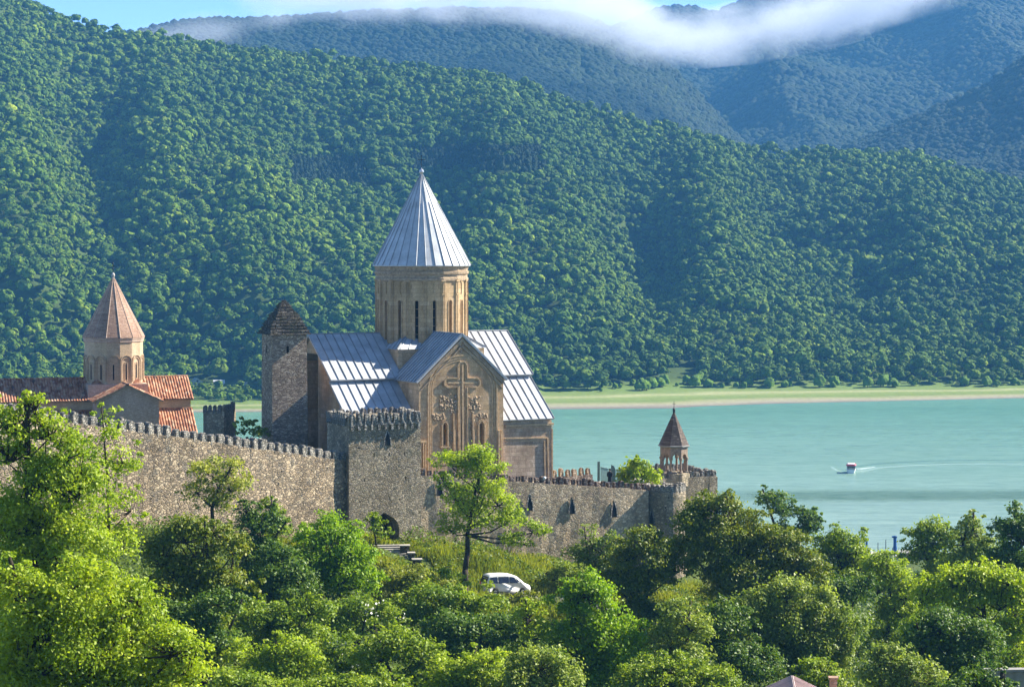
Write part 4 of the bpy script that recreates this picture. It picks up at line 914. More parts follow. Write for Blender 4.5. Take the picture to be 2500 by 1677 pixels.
b.strip([(pp0.x, pp0.y), (pp0.lerp(pp1, .5).x, pp0.lerp(pp1, .5).y), (pp1.x, pp1.y)], .7, 3.02, 3.12, lambda x, y, d: Vector((x, y, d))); b.build('capping', M['lightslab'], lo)
# courtyard floodlight by the church wall
p = at(1329, 1166, 214.6); fl = tag(empty('floodlight', (p.x, p.y, p.z - 1.2)), 'small round white floodlight on a short post beside the church wall', 'lamp')
b = MB(); b.tube((0, 0, -.6), (0, 0, 1.05), .035, .035, 6); b.build('post', M['iron'], fl)
b = MB(); b.lathe([(.03, 1.02), (.14, 1.06), (.18, 1.17), (.14, 1.3), (.03, 1.33)], 12); b.build('lamp', M['white'], fl, True)
# wooden fence panels
fx = tag(empty('fence', (*at(1490, 1160, 230)[:2], 35.2)), 'grey green board fence with a tall end post behind the battlements', 'fence')
f0 = fx.location
b = MB()
def fpt(px, py, Y): return at(px, py, Y) - f0
pA, pB, pC, pD = [fpt(x, 1160, 231) for x in (1466, 1486, 1503, 1524)]
for (x0, y0, x1, y1) in ((1466, 1140, 1486, 1144), (1504, 1145, 1522, 1149)):
    t0, t1 = fpt(x0, y0, 231), fpt(x1, y1, 231.5); k = 8
    for i in range(k):
        a = t0.lerp(t1, (i + .08) / k); c = t0.lerp(t1, (i + .92) / k)
        b.add([(a.x, a.y, -1.5), (c.x, c.y, -1.5), (c.x, c.y, c.z), (a.x, a.y, a.z), (a.x, a.y + .04, -1.5), (c.x, c.y + .04, -1.5), (c.x, c.y + .04, c.z), (a.x, a.y + .04, a.z)], [(0, 1, 2, 3), (7, 6, 5, 4), (0, 4, 5, 1), (1, 5, 6, 2), (2, 6, 7, 3), (3, 7, 4, 0)])
    b.tube(t0, t1, .045, .045, 5)
b.build('board_panel', M['fence'], fx)
t0 = fpt(1461.5, 1126, 231); b = MB(); b.box(t0.x - .13, t0.y - .06, -1.5, t0.x + .13, t0.y + .06, t0.z); b.build('post', M['fence'], fx)
t0 = fpt(1526, 1140, 231); b = MB(); b.box(t0.x - .12, t0.y - .06, -1.5, t0.x + .12, t0.y + .06, t0.z); b.build('post', M['fence'], fx)
t0 = fpt(1497, 1134, 230.6); t1 = fpt(1503, 1152, 230.6); b = MB(); b.add([(t0.x - .22, t0.y, -1.2), (t0.x - .22, t0.y, t0.z), (t0.x + .1, t0.y, t0.z - .15), (t1.x, t1.y, t1.z + .2), (t1.x, t1.y, -1.2), (t0.x - .22, t0.y + .05, -1.2), (t0.x - .22, t0.y + .05, t0.z), (t0.x + .1, t0.y + .05, t0.z - .15), (t1.x, t1.y + .05, t1.z + .2), (t1.x, t1.y + .05, -1.2)], [(0, 1, 2, 3, 4), (9, 8, 7, 6, 5), (0, 5, 6, 1), (1, 6, 7, 2), (2, 7, 8, 3), (3, 8, 9, 4), (4, 9, 5, 0)]); b.build('gate_panel', M['lightslab'] if False else M['fence'], fx)

# person in black on the rampart
def skinned(name, joints, edges, mat, parent, root=0, sub=2):
    me = bpy.data.meshes.new(name); me.from_pydata([j[:3] for j in joints], edges, []); o = link_mesh(name, me, mat, parent)
    md = o.modifiers.new('s', 'SKIN'); 
    for i, j in enumerate(joints): me.skin_vertices[0].data[i].radius = (j[3], j[4] if len(j) > 4 else j[3])
    me.skin_vertices[0].data[root].use_root = True
    md2 = o.modifiers.new('d', 'SUBSURF'); md2.levels = sub; md2.render_levels = sub
    dg = bpy.context.evaluated_depsgraph_get(); dg.update(); m2 = bpy.data.meshes.new_from_object(o.evaluated_get(dg)); o.modifiers.clear(); o.data = m2; m2.shade_smooth(); return o
pp = at(1489, 1165, 229.8)
ps = tag(empty('person', (pp.x, pp.y, 35.1), R(-20)), 'person in long black clothes standing on the rampart by the board fence', 'person')
J = [(0, 0, .95, .15, .11), (0, 0, 1.15, .14, .1), (0, 0, 1.35, .19, .11), (0, 0, 1.46, .07, .06), (0, -.01, 1.58, .085, .095), (0, -.01, 1.68, .08, .085),
     (.2, 0, 1.38, .055), (.25, -.03, 1.12, .042), (.2, -.14, .92, .034), (-.2, 0, 1.38, .055), (-.25, -.02, 1.12, .042), (-.2, -.13, .93, .034),
     (.1, 0, .88, .09), (.11, 0, .48, .06), (.11, .02, .09, .045), (.11, -.12, .04, .045), (-.1, 0, .88, .09), (-.11, .02, .48, .06), (-.11, .04, .09, .045), (-.11, -.1, .04, .045)]
E = [(0, 1), (1, 2), (2, 3), (3, 4), (4, 5), (2, 6), (6, 7), (7, 8), (2, 9), (9, 10), (10, 11), (0, 12), (12, 13), (13, 14), (14, 15), (0, 16), (16, 17), (17, 18), (18, 19)]
skinned('body', J, E, M['skin'], ps)
b = MB(); b.lathe([(.26, .12), (.23, .5), (.19, .95), (.21, 1.2), (.24, 1.36), (.16, 1.47), (.08, 1.5)], 14); 
for s in (1, -1): b.tube((.2 * s, 0, 1.4), (.27 * s, -.03, 1.1), .08, .065, 8); b.tube((.27 * s, -.03, 1.12), (.21 * s, -.14, .95), .065, .055, 8)
b.build('robe', M['robe'], ps, True)
b = MB(); b.lathe([(.1, 1.56), (.115, 1.64), (.1, 1.74), (.05, 1.79), (.01, 1.8)], 12, (0, .02, 0)); b.build('hair', M['robe'], ps, True)

# small ruined tower behind the left wall
p = at(496, 995, 222); rt2 = tag(empty('ruined_turret', (p.x, p.y, 38), R(-14)), 'small dark crenellated turret between the red-roofed church and the lake', 'turret')
zt = p.z - 38; b = MB(); b.box(0, 0, -2, 2.25, 3.2, zt - .35); b.box(1.95, -.02, zt - .4, 2.27, .5, zt + .25); b.build('wall', M['rubble_dark'], rt2)
battlement(rt2, -.1, 1.95, .15, 0, 'x', pitch=.5, zt=zt + .12, sx=.5); battlement(rt2, .5, 3.2, 2.05, 0, 'y', pitch=.6, zt=zt + .12, sx=.5)

# ------------------------------------------------------------------ red-roofed church
A2 = R(18); C2A, S2A = math.cos(A2), math.sin(A2); X2, Y2, Z2 = -43.15, 240.0, 38.0
ch2 = tag(empty('church', (X2, Y2, Z2), A2), 'smaller brick church with red tiled roofs and a faceted pointed dome', 'church')
def L2(u, v, z): return Vector((u, -v, z - Z2))
def uz2(px, py, v):
    d = ray(px, py); n = Vector((S2A, -C2A, 0)); p0 = Vector((X2 + v * S2A, Y2 - v * C2A, 0)); t = (p0 - Vector((0, 0, CAMZ))).dot(n) / d.dot(n); p = Vector((0, 0, CAMZ)) + d * t
    return ((p.x - X2) * C2A + (p.y - Y2) * S2A, p.z)
def tile_roof(r0, r1, e1, e0, parent, pitch=.29, name='roof'):
    n = (r1 - r0).cross(e0 - r0).normalized(); n = -n if n.z < 0 else n
    Ln = (r1 - r0).length; k = max(3, int(Ln / pitch)); V = []; prof = [(0, 0), (.14, .07), (.3, .115), (.5, .13), (.7, .115), (.86, .07)]
    cols = [(i + a) / k for i in range(k) for a, _ in prof] + [1.0]; hs = [h for i in range(k) for _, h in prof] + [0]
    rows = 9
    for j in range(rows + 1):
        for t, h in zip(cols, hs):
            s = j / rows; p = r0.lerp(r1, t).lerp(e0.lerp(e1, t), s); jit = .012 * math.sin(j * 7.1 + t * 90)
            V.append(tuple(p + n * (h + jit + (.03 if j % 2 else 0))))
    nc = len(cols); me = arr_mesh(name, np.array(V), grid_faces(nc, rows + 1)); o = link_mesh(name, me, M['tile'], parent)
    b = MB(); lo_ = [p - n * .14 for p in (r0, r1, e1, e0)]; b.add([r0, r1, e1, e0] + lo_, [(0, 1, 2, 3), (7, 6, 5, 4), (0, 4, 5, 1), (1, 5, 6, 2), (2, 6, 7, 3), (3, 7, 4, 0)]); b.build('roof_deck', M['relief_dark'], o)
    b = MB(); b.tube(r0 + n * .06, r1 + n * .06, .12, .12, 7); b.build('ridge_tiles', M['tile'], o)
    return o
UE2 = uz2(459, 919, 0)[0]; zr2 = uz2(459, 919, 0)[1]
UW2 = -14.5
hv = 3.6; ze = zr2 - 2.25
b = MB(); b.prism([(hv - .3, ze + .1), (0, zr2 - .15), (-hv + .3, ze + .1), (-hv + .3, Z2 - 1), (hv - .3, Z2 - 1)], UW2, UE2 - .3, lambda a, c, d: L2(d, a, c)); b.build('wall', M['cream'], ch2)
hv2 = 6.7; zae = ze - 1.15; zal = zae - 2.35
b = MB(); b.prism([(hv2 - .35, zal + .05), (hv - .35, zae), (-hv + .35, zae), (-hv2 + .35, zal + .05), (-hv2 + .35, Z2 - 1), (hv2 - .35, Z2 - 1)], UW2, UE2 - .45, lambda a, c, d: L2(d, a, c)); b.build('wall', M['brick'], ch2)
for s in (1, -1):
    tile_roof(L2(UW2, 0, zr2), L2(UE2, 0, zr2), L2(UE2, hv * s, ze), L2(UW2, hv * s, ze), ch2)
    tile_roof(L2(UW2, (hv - .35) * s, zae + .1), L2(UE2 - .1, (hv - .35) * s, zae + .1), L2(UE2 - .1, hv2 * s, zal), L2(UW2, hv2 * s, zal), ch2)
vf2 = 6.6; gl, gr, gm = uz2(233, 980, vf2)[0], uz2(391, 973, vf2)[0], uz2(313, 940, vf2)[0]; zg2 = uz2(313, 940, vf2)[1]; zge = uz2(391, 975, vf2)[1]
gm = (gl + gr) / 2
b = MB(); b.prism([(gl + .1, Z2 - 1), (gr - .1, Z2 - 1), (gr - .1, zge - .08), (gm, zg2 - .15), (gl + .1, zge - .08)], 1, vf2 - .15, lambda a, c, d: L2(a, d, c)); b.build('wall', M['brick'], ch2)
for ue in (gl - .3, gr + .3):
    e = zge - .3 * (zg2 - zge) / (gr - gm); tile_roof(L2(gm, 2, zg2), L2(gm, vf2 + .1, zg2), L2(ue, vf2 + .1, e), L2(ue, 2, e), ch2)
# drum and pointed roof, fourteen sides
zde = uz2(277, 826, 3.2)[1]; N14 = 14; rdm = 3.12
def ang2(th): wx, wy = math.sin(th), -math.cos(th); return math.atan2(-wx * S2A + wy * C2A, wx * C2A + wy * S2A)
PH2 = ang2(R(9.5)) - math.pi / N14
b = MB(); b.lathe([(rdm, 45.0 - Z2), (rdm, zde - Z2 - .1)], N14, ph=PH2); dr2 = b.build('drum', M['cream'], ch2)
b = MB(); b.box(-3.2, -3.2, 43.5 - Z2, 3.2, 3.2, 45.2 - Z2); b.build('dome_base', M['brick'], ch2)
b = MB(); b.lathe([(3.9, 45.1 - Z2), (3.15, 45.8 - Z2)], 4, ph=R(45)); b.build('roof', M['tile'], ch2)
ap2 = rdm * math.cos(math.pi / N14); za0 = 45.5 - Z2; za1 = zde - Z2 - 2.0; hw2 = rdm * math.sin(math.pi / N14)
b = MB(); bw = MB()
for k in range(N14):
    a = PH2 + math.pi / N14 + 2 * math.pi * k / N14; n_ = Vector((math.cos(a), math.sin(a), 0)); t_ = Vector((-math.sin(a), math.cos(a), 0)); fn = lambda s, z, d: n_ * (ap2 + d) + t_ * s + Vector((0, 0, z))
    def ar(w_, top): return [(-w_, za0), (-w_, top - w_)] + [(-w_ * math.cos(math.pi * i / 8), top - w_ + w_ * math.sin(math.pi * i / 8)) for i in range(1, 8)] + [(w_, top - w_), (w_, za0)]
    b.strip(ar(hw2 - .06, za1 + .15), .09, -.02, .14, fn); b.strip(ar(hw2 - .22, za1 - .1), .08, -.02, .09, fn); b.strip(ar(.15, za1 - .6), .05, -.02, .05, fn)
    g = MB(); g.prism([(-.075, za0 + .15), (.075, za0 + .15), (.075, za1 - .85), (-.075, za1 - .85)], -.1, .012, fn); g.build('window', M['dark'], dr2)
b.build('blind_arcade', M['cream'], dr2)
b = MB(); b.lathe([(rdm + .02, zde - Z2 - .5), (rdm + .1, zde - Z2 - .42), (rdm + .1, zde - Z2 - .25), (rdm + .16, zde - Z2 - .15), (rdm + .16, zde - Z2)], N14, ph=PH2); b.build('cornice', M['brick'], dr2)
zap = uz2(277, 678, 0)[1]
b = MB(); b.lathe([(rdm + .2, zde - Z2 - .03), (rdm + .2, zde - Z2 + .05), (.1, zap - Z2), (.03, zap - Z2 + .05)], N14, ph=PH2); cr2 = b.build('cone_roof', M['conebrick'], ch2)
b = MB()
for k in range(N14): a = PH2 + 2 * math.pi * k / N14; b.tube((math.cos(a) * (rdm + .2), math.sin(a) * (rdm + .2), zde - Z2 + .05), (math.cos(a) * .1, math.sin(a) * .1, zap - Z2), .045, .03, 4)
b.build('ridge_tiles', M['brick'], cr2)
b = MB(); b.lathe([(.05, zap - Z2 - .1), (.12, zap - Z2 + .05), (.19, zap - Z2 + .2), (.19, zap - Z2 + .35), (.1, zap - Z2 + .5), (.03, zap - Z2 + .55)], 12); b.build('finial', M['lightslab'], cr2, True)
b = MB(); b.tube((0, 0, zap - Z2 + .4), (0, 0, zap - Z2 + 1.6), .035, .03, 5); q = Matrix.Rotation(-A2, 4, 'Z'); b.box(-.18, -.03, zap - Z2 + 1.2, .18, .03, zap - Z2 + 1.28, q); b.lathe([(.02, zap - Z2 + .95), (.09, zap - Z2 + 1.02), (.02, zap - Z2 + 1.1)], 8); b.lathe([(.02, zap - Z2 + 1.45), (.1, zap - Z2 + 1.55), (.02, zap - Z2 + 1.65)], 8); b.build('cross', M['iron'], cr2)

# ------------------------------------------------------------------ gate approach: stairs and piers
p = gz(940, 1335); st = tag(empty('stone_stairs', (at(945, 1338, 203.4).x, 203.6, 32.0), R(8)), 'pale stone steps below the pointed gateway', 'stairs')
b = MB()
for i in range(7): w_ = 1.35 - .04 * i; b.box(-1.2 + .06 * i, -i * .36 - .36, -1.2, 1.15 + .1 * i, -i * .36 - .02, .42 - i * .155); 
b.build('riser', M['concrete'], st)
for i in range(7): g = MB(); g.box(-1.25 + .06 * i, -i * .36 - .42, .42 - i * .155, 1.2 + .1 * i, -i * .36 - .02, .48 - i * .155); g.build('tread', M['lightslab'], st)
for i, (x, y, w_, lab) in enumerate(((988, 1332, 1.0, 'flat pale coping slab at the right jamb of the gateway'), (1004, 1350, .72, 'squat stone pier with pale cap beside the steps'), (1018, 1366, .95, 'lower dark stone pier with pale cap at the foot of the steps'))):
    q = at(x, y, 202.6 - i * .9); pr = tag(empty('stone_pier', (q.x, q.y, q.z), R(6)), lab, 'pier'); g = MB(); g.box(-w_ / 2 + .08, -.3, -1.4, w_ / 2 - .08, .3, 0); g.build('body', M['roofslate'], pr); g = MB(); g.box(-w_ / 2, -.36, 0, w_ / 2, .36, .1); g.build('cap', M['lightslab'], pr)

# road and van
b = []; xs_ = np.linspace(-9.5, 14, 60)
yc = 196.6 + .17 * (xs_ + 2)
V = []
for i, x in enumerate(xs_):
    for k in range(6): y = yc[i] - 2.3 + 4.6 * k / 5; V.append((x, y, 0))
V = np.array(V); V[:, 2] = zg(V[:, 0], np.repeat(yc, 6)) + .12
me = arr_mesh('road', V, grid_faces(6, 60), True); tag(link_mesh('road', me, M['asphalt']), kind='structure')
vx, vy = at(1232, 1460, 197.6).x, 197.6
van = tag(empty('minivan', (vx, vy, zg1(vx, vy - .3) + .13), R(20)), 'silver white minivan with dark tinted windows parked below the wall', 'van')
van.location.z += .1; van.rotation_euler = (0, R(2.5), R(24)); van.scale = (.9, .95, 1.08)
# body section swept across the width: local x forward, y left
side = [(-2.3, .42), (-2.36, .75), (-2.34, 1.05), (-2.22, 1.5), (-2.08, 1.72), (-1.6, 1.80), (-.4, 1.82), (.5, 1.76), (.95, 1.62), (1.55, 1.18), (1.75, 1.06), (2.2, .92), (2.36, .72), (2.38, .45), (2.3, .3), (-2.2, .3)]
b = MB(); W2 = .9
rings = [(-W2, .88), (-W2 + .03, .97), (-W2 + .12, 1.0), (0, 1.0), (W2 - .12, 1.0), (W2 - .03, .97), (W2, .88)]
vs = []; n = len(side)
for y, s in rings:
    for x, z in side: 
        tum = max(0, z - 1.05) * .28 * (1 if abs(y) > .5 else 0)
        vs.append((x * (s if z > 1.3 else .98 + .02 * s), y - math.copysign(tum, y) if abs(y) > .5 else y, .3 + (z - .3) * (s if z > 1.5 else 1)))
fs = [(k * n + i, k * n + (i + 1) % n, (k + 1) * n + (i + 1) % n, (k + 1) * n + i) for k in range(len(rings) - 1) for i in range(n)] + [tuple(range(n))[::-1], tuple(range((len(rings) - 1) * n, len(rings) * n))]
b.add(vs, fs); vb = b.build('body', M['white'], van, True)
c_ = MB()
for x in (-1.45, 1.5): c_.lathe([(.40, -2), (.40, 2)], 20); 
c_ = MB()
for x in (-1.45, 1.5):
    m_ = []
    for s in (-1.2, 1.2):
        for i in range(18): a = 2 * math.pi * i / 18; m_.append((x + .4 * math.cos(a), s, .34 + .4 * math.sin(a)))
    c_.add(m_, [tuple(range(18))[::-1], tuple(range(18, 36))] + [(i, (i + 1) % 18, 18 + (i + 1) % 18, 18 + i) for i in range(18)])
carve(vb, c_); vb.data.materials[0] = M['white']
def yside(z, s): return s * (W2 + .012 - max(0, z - 1.05) * .28)
for s in (-1, 1):
    for q in ([(-2.1, 1.12), (-1.98, 1.58), (-1.25, 1.62), (-1.2, 1.1)], [(-1.1, 1.1), (-1.12, 1.62), (.0, 1.62), (.0, 1.1)], [(.1, 1.1), (.1, 1.62), (.62, 1.55), (.98, 1.1)], [(1.06, 1.08), (.82, 1.42), (1.42, 1.1)]):
        g = MB(); m_ = [(x, yside(z, s), z) for x, z in q] + [(x, yside(z, s) - s * .03, z) for x, z in q]; k = len(q)
        g.add(m_, [tuple(range(k)), tuple(range(k, 2 * k))[::-1]] + [(i, (i + 1) % k, k + (i + 1) % k, k + i) for i in range(k)]); g.build('window', M['carglass'], van)
g = MB(); g.add([(1.62, -.74, 1.16), (1.62, .74, 1.16), (1.02, .66, 1.58), (1.02, -.66, 1.58), (1.66, -.74, 1.17), (1.66, .74, 1.17), (1.06, .66, 1.6), (1.06, -.66, 1.6)], [(0, 1, 2, 3), (7, 6, 5, 4), (0, 4, 5, 1), (1, 5, 6, 2), (2, 6, 7, 3), (3, 7, 4, 0)]); g.build('windscreen', M['carglass'], van)
g = MB(); g.add([(-2.34, -.76, 1.1), (-2.34, .76, 1.1), (-2.12, .7, 1.62), (-2.12, -.7, 1.62), (-2.38, -.76, 1.1), (-2.38, .76, 1.1), (-2.17, .7, 1.62), (-2.17, -.7, 1.62)], [(0, 1, 2, 3), (7, 6, 5, 4), (0, 4, 5, 1), (1, 5, 6, 2), (2, 6, 7, 3), (3, 7, 4, 0)]); g.build('rear_window', M['carglass'], van)
for x in (-1.45, 1.5):
    for s in (-1, 1):
        wq = Matrix.Translation((x, s * .8, .34)) @ Matrix.Rotation(R(90), 4, 'X')
        wh = MB(); t_ = MB(); t_.lathe([(.2, -.1), (.31, -.11), (.34, -.06), (.34, .06), (.31, .11), (.2, .1)], 20); t_.v = [tuple(wq @ Vector(v)) for v in t_.v]; ty = t_.build('wheel', M['rubber'], van, True)
        t_ = MB(); t_.lathe([(.04, -.12), (.2, -.115), (.21, 0), (.2, .115), (.04, .12)], 10); t_.v = [tuple(wq @ Vector(v)) for v in t_.v]; t_.build('rim', M['alloy'], ty)
for s in (-1, 1):
    g = MB(); g.box(2.2, s * .62 - .15, .72, 2.4, s * .62 + .15, .86); g.build('headlight', M['alloy'], van, bevel=.02)
    g = MB(); g.box(-2.4, s * .72 - .1, .8, -2.3, s * .72 + .1, 1.1); g.build('tail_light', M['red'], van)
    g = MB(); g.box(.95, s * .98 - .1, 1.08, 1.12, s * .98 + .1, 1.22); g.build('mirror', M['white'], van, bevel=.02)
g = MB(); g.box(-2.35, -.92, .34, 2.3, -.9, .42); g.box(-2.35, .9, .34, 2.3, .92, .42); g.build('sill_trim', M['rubber'], van)

# ------------------------------------------------------------------ boat, wake, pier
p = at(2078, 1153, 586); bo = tag(empty('tour_boat', (p.x, p.y, 0), R(80)), 'small white tour boat with a red canopy turning on the lake', 'boat'); bo.scale = (.88, .88, .92)
b = MB(); prof = [(-2.8, 1.15, 1.0), (-1.5, 1.4, .95), (.5, 1.4, .95), (2.0, 1.0, 1.1), (3.2, .1, 1.35)]; vs = []
for x, hw_, zt_ in prof: vs += [(x, -hw_, zt_), (x, -hw_ * .75, -.15), (x, hw_ * .75, -.15), (x, hw_, zt_)]
fs = [(3, 2, 1, 0), (16, 17, 18, 19)]
for i in range(4):
    for j in range(4): q = 4 * i; fs.append((q + j, q + (j + 1) % 4, q + 4 + (j + 1) % 4, q + 4 + j))
b.add(vs, fs); b.build('hull', M['white'], bo)
b = MB(); b.box(-2.6, -1.15, .98, 1.4, 1.15, 1.5); b.build('cabin', M['lightslab'], bo)
b = MB(); b.box(-2.5, -1.16, 1.45, 1.3, 1.16, 2.0); b.build('window', M['carglass'], bo)
b = MB(); b.prism([(-1.45, 2.2), (-1.2, 2.45), (0, 2.6), (1.2, 2.45), (1.45, 2.2), (1.45, 2.1), (-1.45, 2.1)], -2.9, 1.7, lambda a, c, d: Vector((d, a, c))); b.build('canopy', M['red'], bo)
b = MB(); b.box(-2.6, -1.0, 2.48, 1.3, 1.0, 2.66); b.build('canopy_stripe', M['white'], bo)
for x, y in ((-2.4, -1.2), (-2.4, 1.2), (1.2, -1.2), (1.2, 1.2)): g = MB(); g.tube((x, y, 1), (x, y, 2.15), .05, .05, 6); g.build('post', M['alloy'], bo)
def wakemat(name, col, al):
    m = NT(name); oc = m.n('TexCoord').outputs['Object']; f = m.noise(oc, .8, 5, .7)
    pb = m.n('BsdfPrincipled', {'Base Color': (*col, 1), 'Roughness': .6}); tr = m.n('BsdfTransparent')
    mx = m.n('MixShader', {0: m.ramp(f, [(.35, (al * .3,) * 3), (.65, (al,) * 3)]), 1: tr.outputs[0], 2: pb.outputs[0]}); m.t.links.new(mx.outputs[0], m.out.inputs[0]); return m.m
M['foam'] = wakemat('foam', (.6, .75, .72), .8); M['trough'] = wakemat('wake_trough', (.05, .17, .15), .55); M['swell'] = wakemat('wake_swell', (.45, .62, .58), .35)
def ribbon(name, pts, wds, mt, label):
    V = []; 
    P_ = []
    for x, y in pts: d = ray(x, y); t = -CAMZ / d.z; P_.append(Vector((d.x * t, d.y * t, .05)))
    for i, p in enumerate(P_):
        a = P_[max(0, i - 1)]; c = P_[min(len(P_) - 1, i + 1)]; t = (c - a).normalized(); n_ = Vector((-t.y, t.x, 0)) * wds[i] / 2; h = Vector((0, 0, .04 + .06 * random.random())); V += [p + n_, p + h, p - n_]
    F_ = []
    for i in range(len(P_) - 1):
        for j in range(2): F_.append((3 * i + j, 3 * i + j + 1, 3 * i + 4 + j, 3 * i + 3 + j))
    me = arr_mesh(name, np.array([tuple(v) for v in V]), np.array(F_), True); o = link_mesh(name, me, mt); return tag(o, label, kind='stuff')
ribbon('wake', [(2088, 1139.5), (2110, 1136), (2150, 1132), (2200, 1128.5), (2260, 1125.5), (2330, 1123.5), (2420, 1123), (2560, 1123)], [1.2, 1.6, 2.2, 2.4, 2.6, 2.6, 2.6, 2.6], M['trough'], 'dark trough of the curved boat wake')
ribbon('wake', [(2091, 1152), (2105, 1149), (2130, 1144), (2160, 1141), (2200, 1138), (2250, 1135.5), (2320, 1133.5), (2420, 1132.5), (2560, 1133)], [3.6, 3.8, 3.2, 2.4, 2.2, 2.2, 2.2, 2.0, 2.0], M['swell'], 'pale outer crest of the curved boat wake')
ribbon('wake', [(2090, 1146), (2100, 1144.5), (2115, 1142.5), (2135, 1140)], [1.6, 2.2, 1.6, .8], M['foam'], 'white foam just behind the boat')
ribbon('wake', [(2030, 1140), (2036, 1145), (2046, 1150), (2062, 1152.5)], [.8, 1.2, 1.2, 1.0], M['swell'], 'bow ripple in front of the boat')
pr = tag(empty('jetty', (at(2200, 1345, 425).x, 425, 0.6)), 'pale concrete landing stage with thin posts behind the shore trees', 'jetty')
b = MB(); b.box(-6, -3, -.6, 6, 3, .15); b.build('deck', M['lightslab'], pr)
b = MB(); b.box(-1.5, -1, .16, 5.5, 3, .5); b.build('platform', M['concrete'], pr)
for x, h in ((-4.8, 2.6), (-3.3, 3.2), (-2.0, 1.6)): g = MB(); g.tube((x, -2, 0), (x, -2, h), .09, .06, 6); g.build('post', M['iron'], pr)
for px_, py0, py1, lab in ((2116, 1312, 1336, 'thin dark blue mooring post standing apart at left of the jetty'), (2185, 1307, 1342, 'thick dark blue mooring post with a hooked top on the jetty')):
    q = at(px_, py1, 424 if px_ > 2150 else 421); h = (py1 - py0) / F * 424
    mo = tag(empty('mooring_post', (q.x, q.y, max(q.z, .2)), 0), lab, 'post'); r_ = .32 if px_ > 2150 else .2
    g = MB(); g.lathe([(r_ * 1.3, -1), (r_ * 1.2, h * .2), (r_, h * .3), (r_, h * .92), (r_ * .8, h)], 10); g.build('shaft', M['blue'], mo, True)
    g = MB(); g.box(-r_ * 1.8, -r_, h * .86, r_, r_, h * .98); g.build('cap', M['blue'], mo)

# houses on the far shore
def far_house(px, py, Yd, w_, d_, h_, hr, rz, wallm, roofm, label, name='house'):
    q = at(px, py, Yd); z0 = q.z
    o = tag(empty(name, (q.x, Yd, z0), rz), label, 'house')
    b = MB(); b.prism([(-w_ / 2, -1.5), (w_ / 2, -1.5), (w_ / 2, h_), (0, h_ + hr - .1), (-w_ / 2, h_)], 0, d_, lambda a, c, d: Vector((a, d, c))); b.build('wall', wallm, o)
    b = MB()
    for s in (-1, 1): b.prism([(0, h_ + hr + .1), (s * (w_ / 2 + .35), h_ - .15), (s * (w_ / 2 + .35), h_ - .3), (0, h_ + hr - .08)], -.3, d_ + .3, lambda a, c, d: Vector((a, d, c)))
    b.build('roof', roofm, o)
    for x in (-w_ * .25, w_ * .22): g = MB(); g.box(x - w_ * .1, -.03, h_ * .15, x + w_ * .1, .05, h_ * .75); g.build('window', M['carglass'], o)
    g = MB(); g.box(-w_ * .1, -.03, h_ * 1.0, w_ * .1, .05, h_ + hr * .5); g.build('window', M['carglass'], o); return o
M['bluewall'] = simple('pale_blue_wall', (.30, .36, .40), .8, 0, .1, 2, .1); M['whitewall'] = simple('lime_wall', (.7, .68, .62), .8, 0, .08, 2, .1); M['greyroof'] = simple('light_sheet_roof', (.6, .61, .62), .5, .1, .1, 2, .1)
far_house(482, 943, 872, 3.6, 4, 1.7, 1.5, R(22), M['bluewall'], M['bluewall'], 'little blue gabled cabin on the far shore beside the red church')
ob = far_house(547, 942, 874, 2.4, 4.0, 1.3, 1.0, R(100), M['whitewall'], M['greyroof'], 'low hut with a flat pale roof on the far shore left of the watchtower', 'hut')
rk = tag(empty('boathouse', (*at(600, 939, 872)[:2], at(600, 939, 872).z), R(15)), 'tiny white hut half hidden in the far bushes', 'hut'); b = MB(); b.box(-.6, 0, -.5, .6, 1.4, .9); b.build('wall', M['whitewall'], rk); b = MB(); b.prism([(-.8, .85), (0, 1.3), (.8, .85)], -.1, 1.5, lambda a, c, d: Vector((a, d, c))); b.build('roof', M['greyroof'], rk)

# house at the bottom edge
q = at(1935, 1651, 141); q = Vector((q.x - .6, q.y - 6.5, q.z)); hs = tag(empty('house', (q.x, q.y, zg1(q.x, q.y)), R(-5)), 'house with a faded pink sheet metal roof and brick chimney below the willows', 'house')
hr = q.z - hs.location.z
b = MB(); b.prism([(-4.4, -1), (4.4, -1), (4.4, hr - 2.2), (0, hr - .15), (-4.4, hr - 2.2)], .3, 6.2, lambda a, c, d: Vector((a, d, c))); b.build('wall', M['concrete'], hs)
for s in (-1, 1): seam_roof('roof', Vector((0, 0, hr)), Vector((0, 6.5, hr)), Vector((s * 5, 6.5, hr - 2.35)), Vector((s * 5, 0, hr - 2.35)), .6, hs, .1, 'pinkroof')
b = MB(); b.box(2.3, 4.6, hr - 1.8, 2.75, 5.1, hr + .25); b.box(2.22, 4.52, hr + .25, 2.83, 5.18, hr + .36); b.build('chimney', M['conebrick'], hs)
g = MB(); g.box(-1, .24, 1.2, 0, .31, 2.4); g.build('window', M['carglass'], hs)
q = at(2470, 1640, 118); cw = tag(empty('concrete_wall', (q.x, q.y, q.z - 3.3), R(4)), 'pale concrete retaining wall below the dark leaning trunk', 'wall'); b = MB(); b.box(-1.5, 0, -2, 4, .4, 3.3); b.build('panel', M['concrete'], cw, bevel=.05); b = MB(); b.box(-1.6, -.1, 3.3, 4.1, .5, 3.45); b.build('coping', M['concrete'], cw)

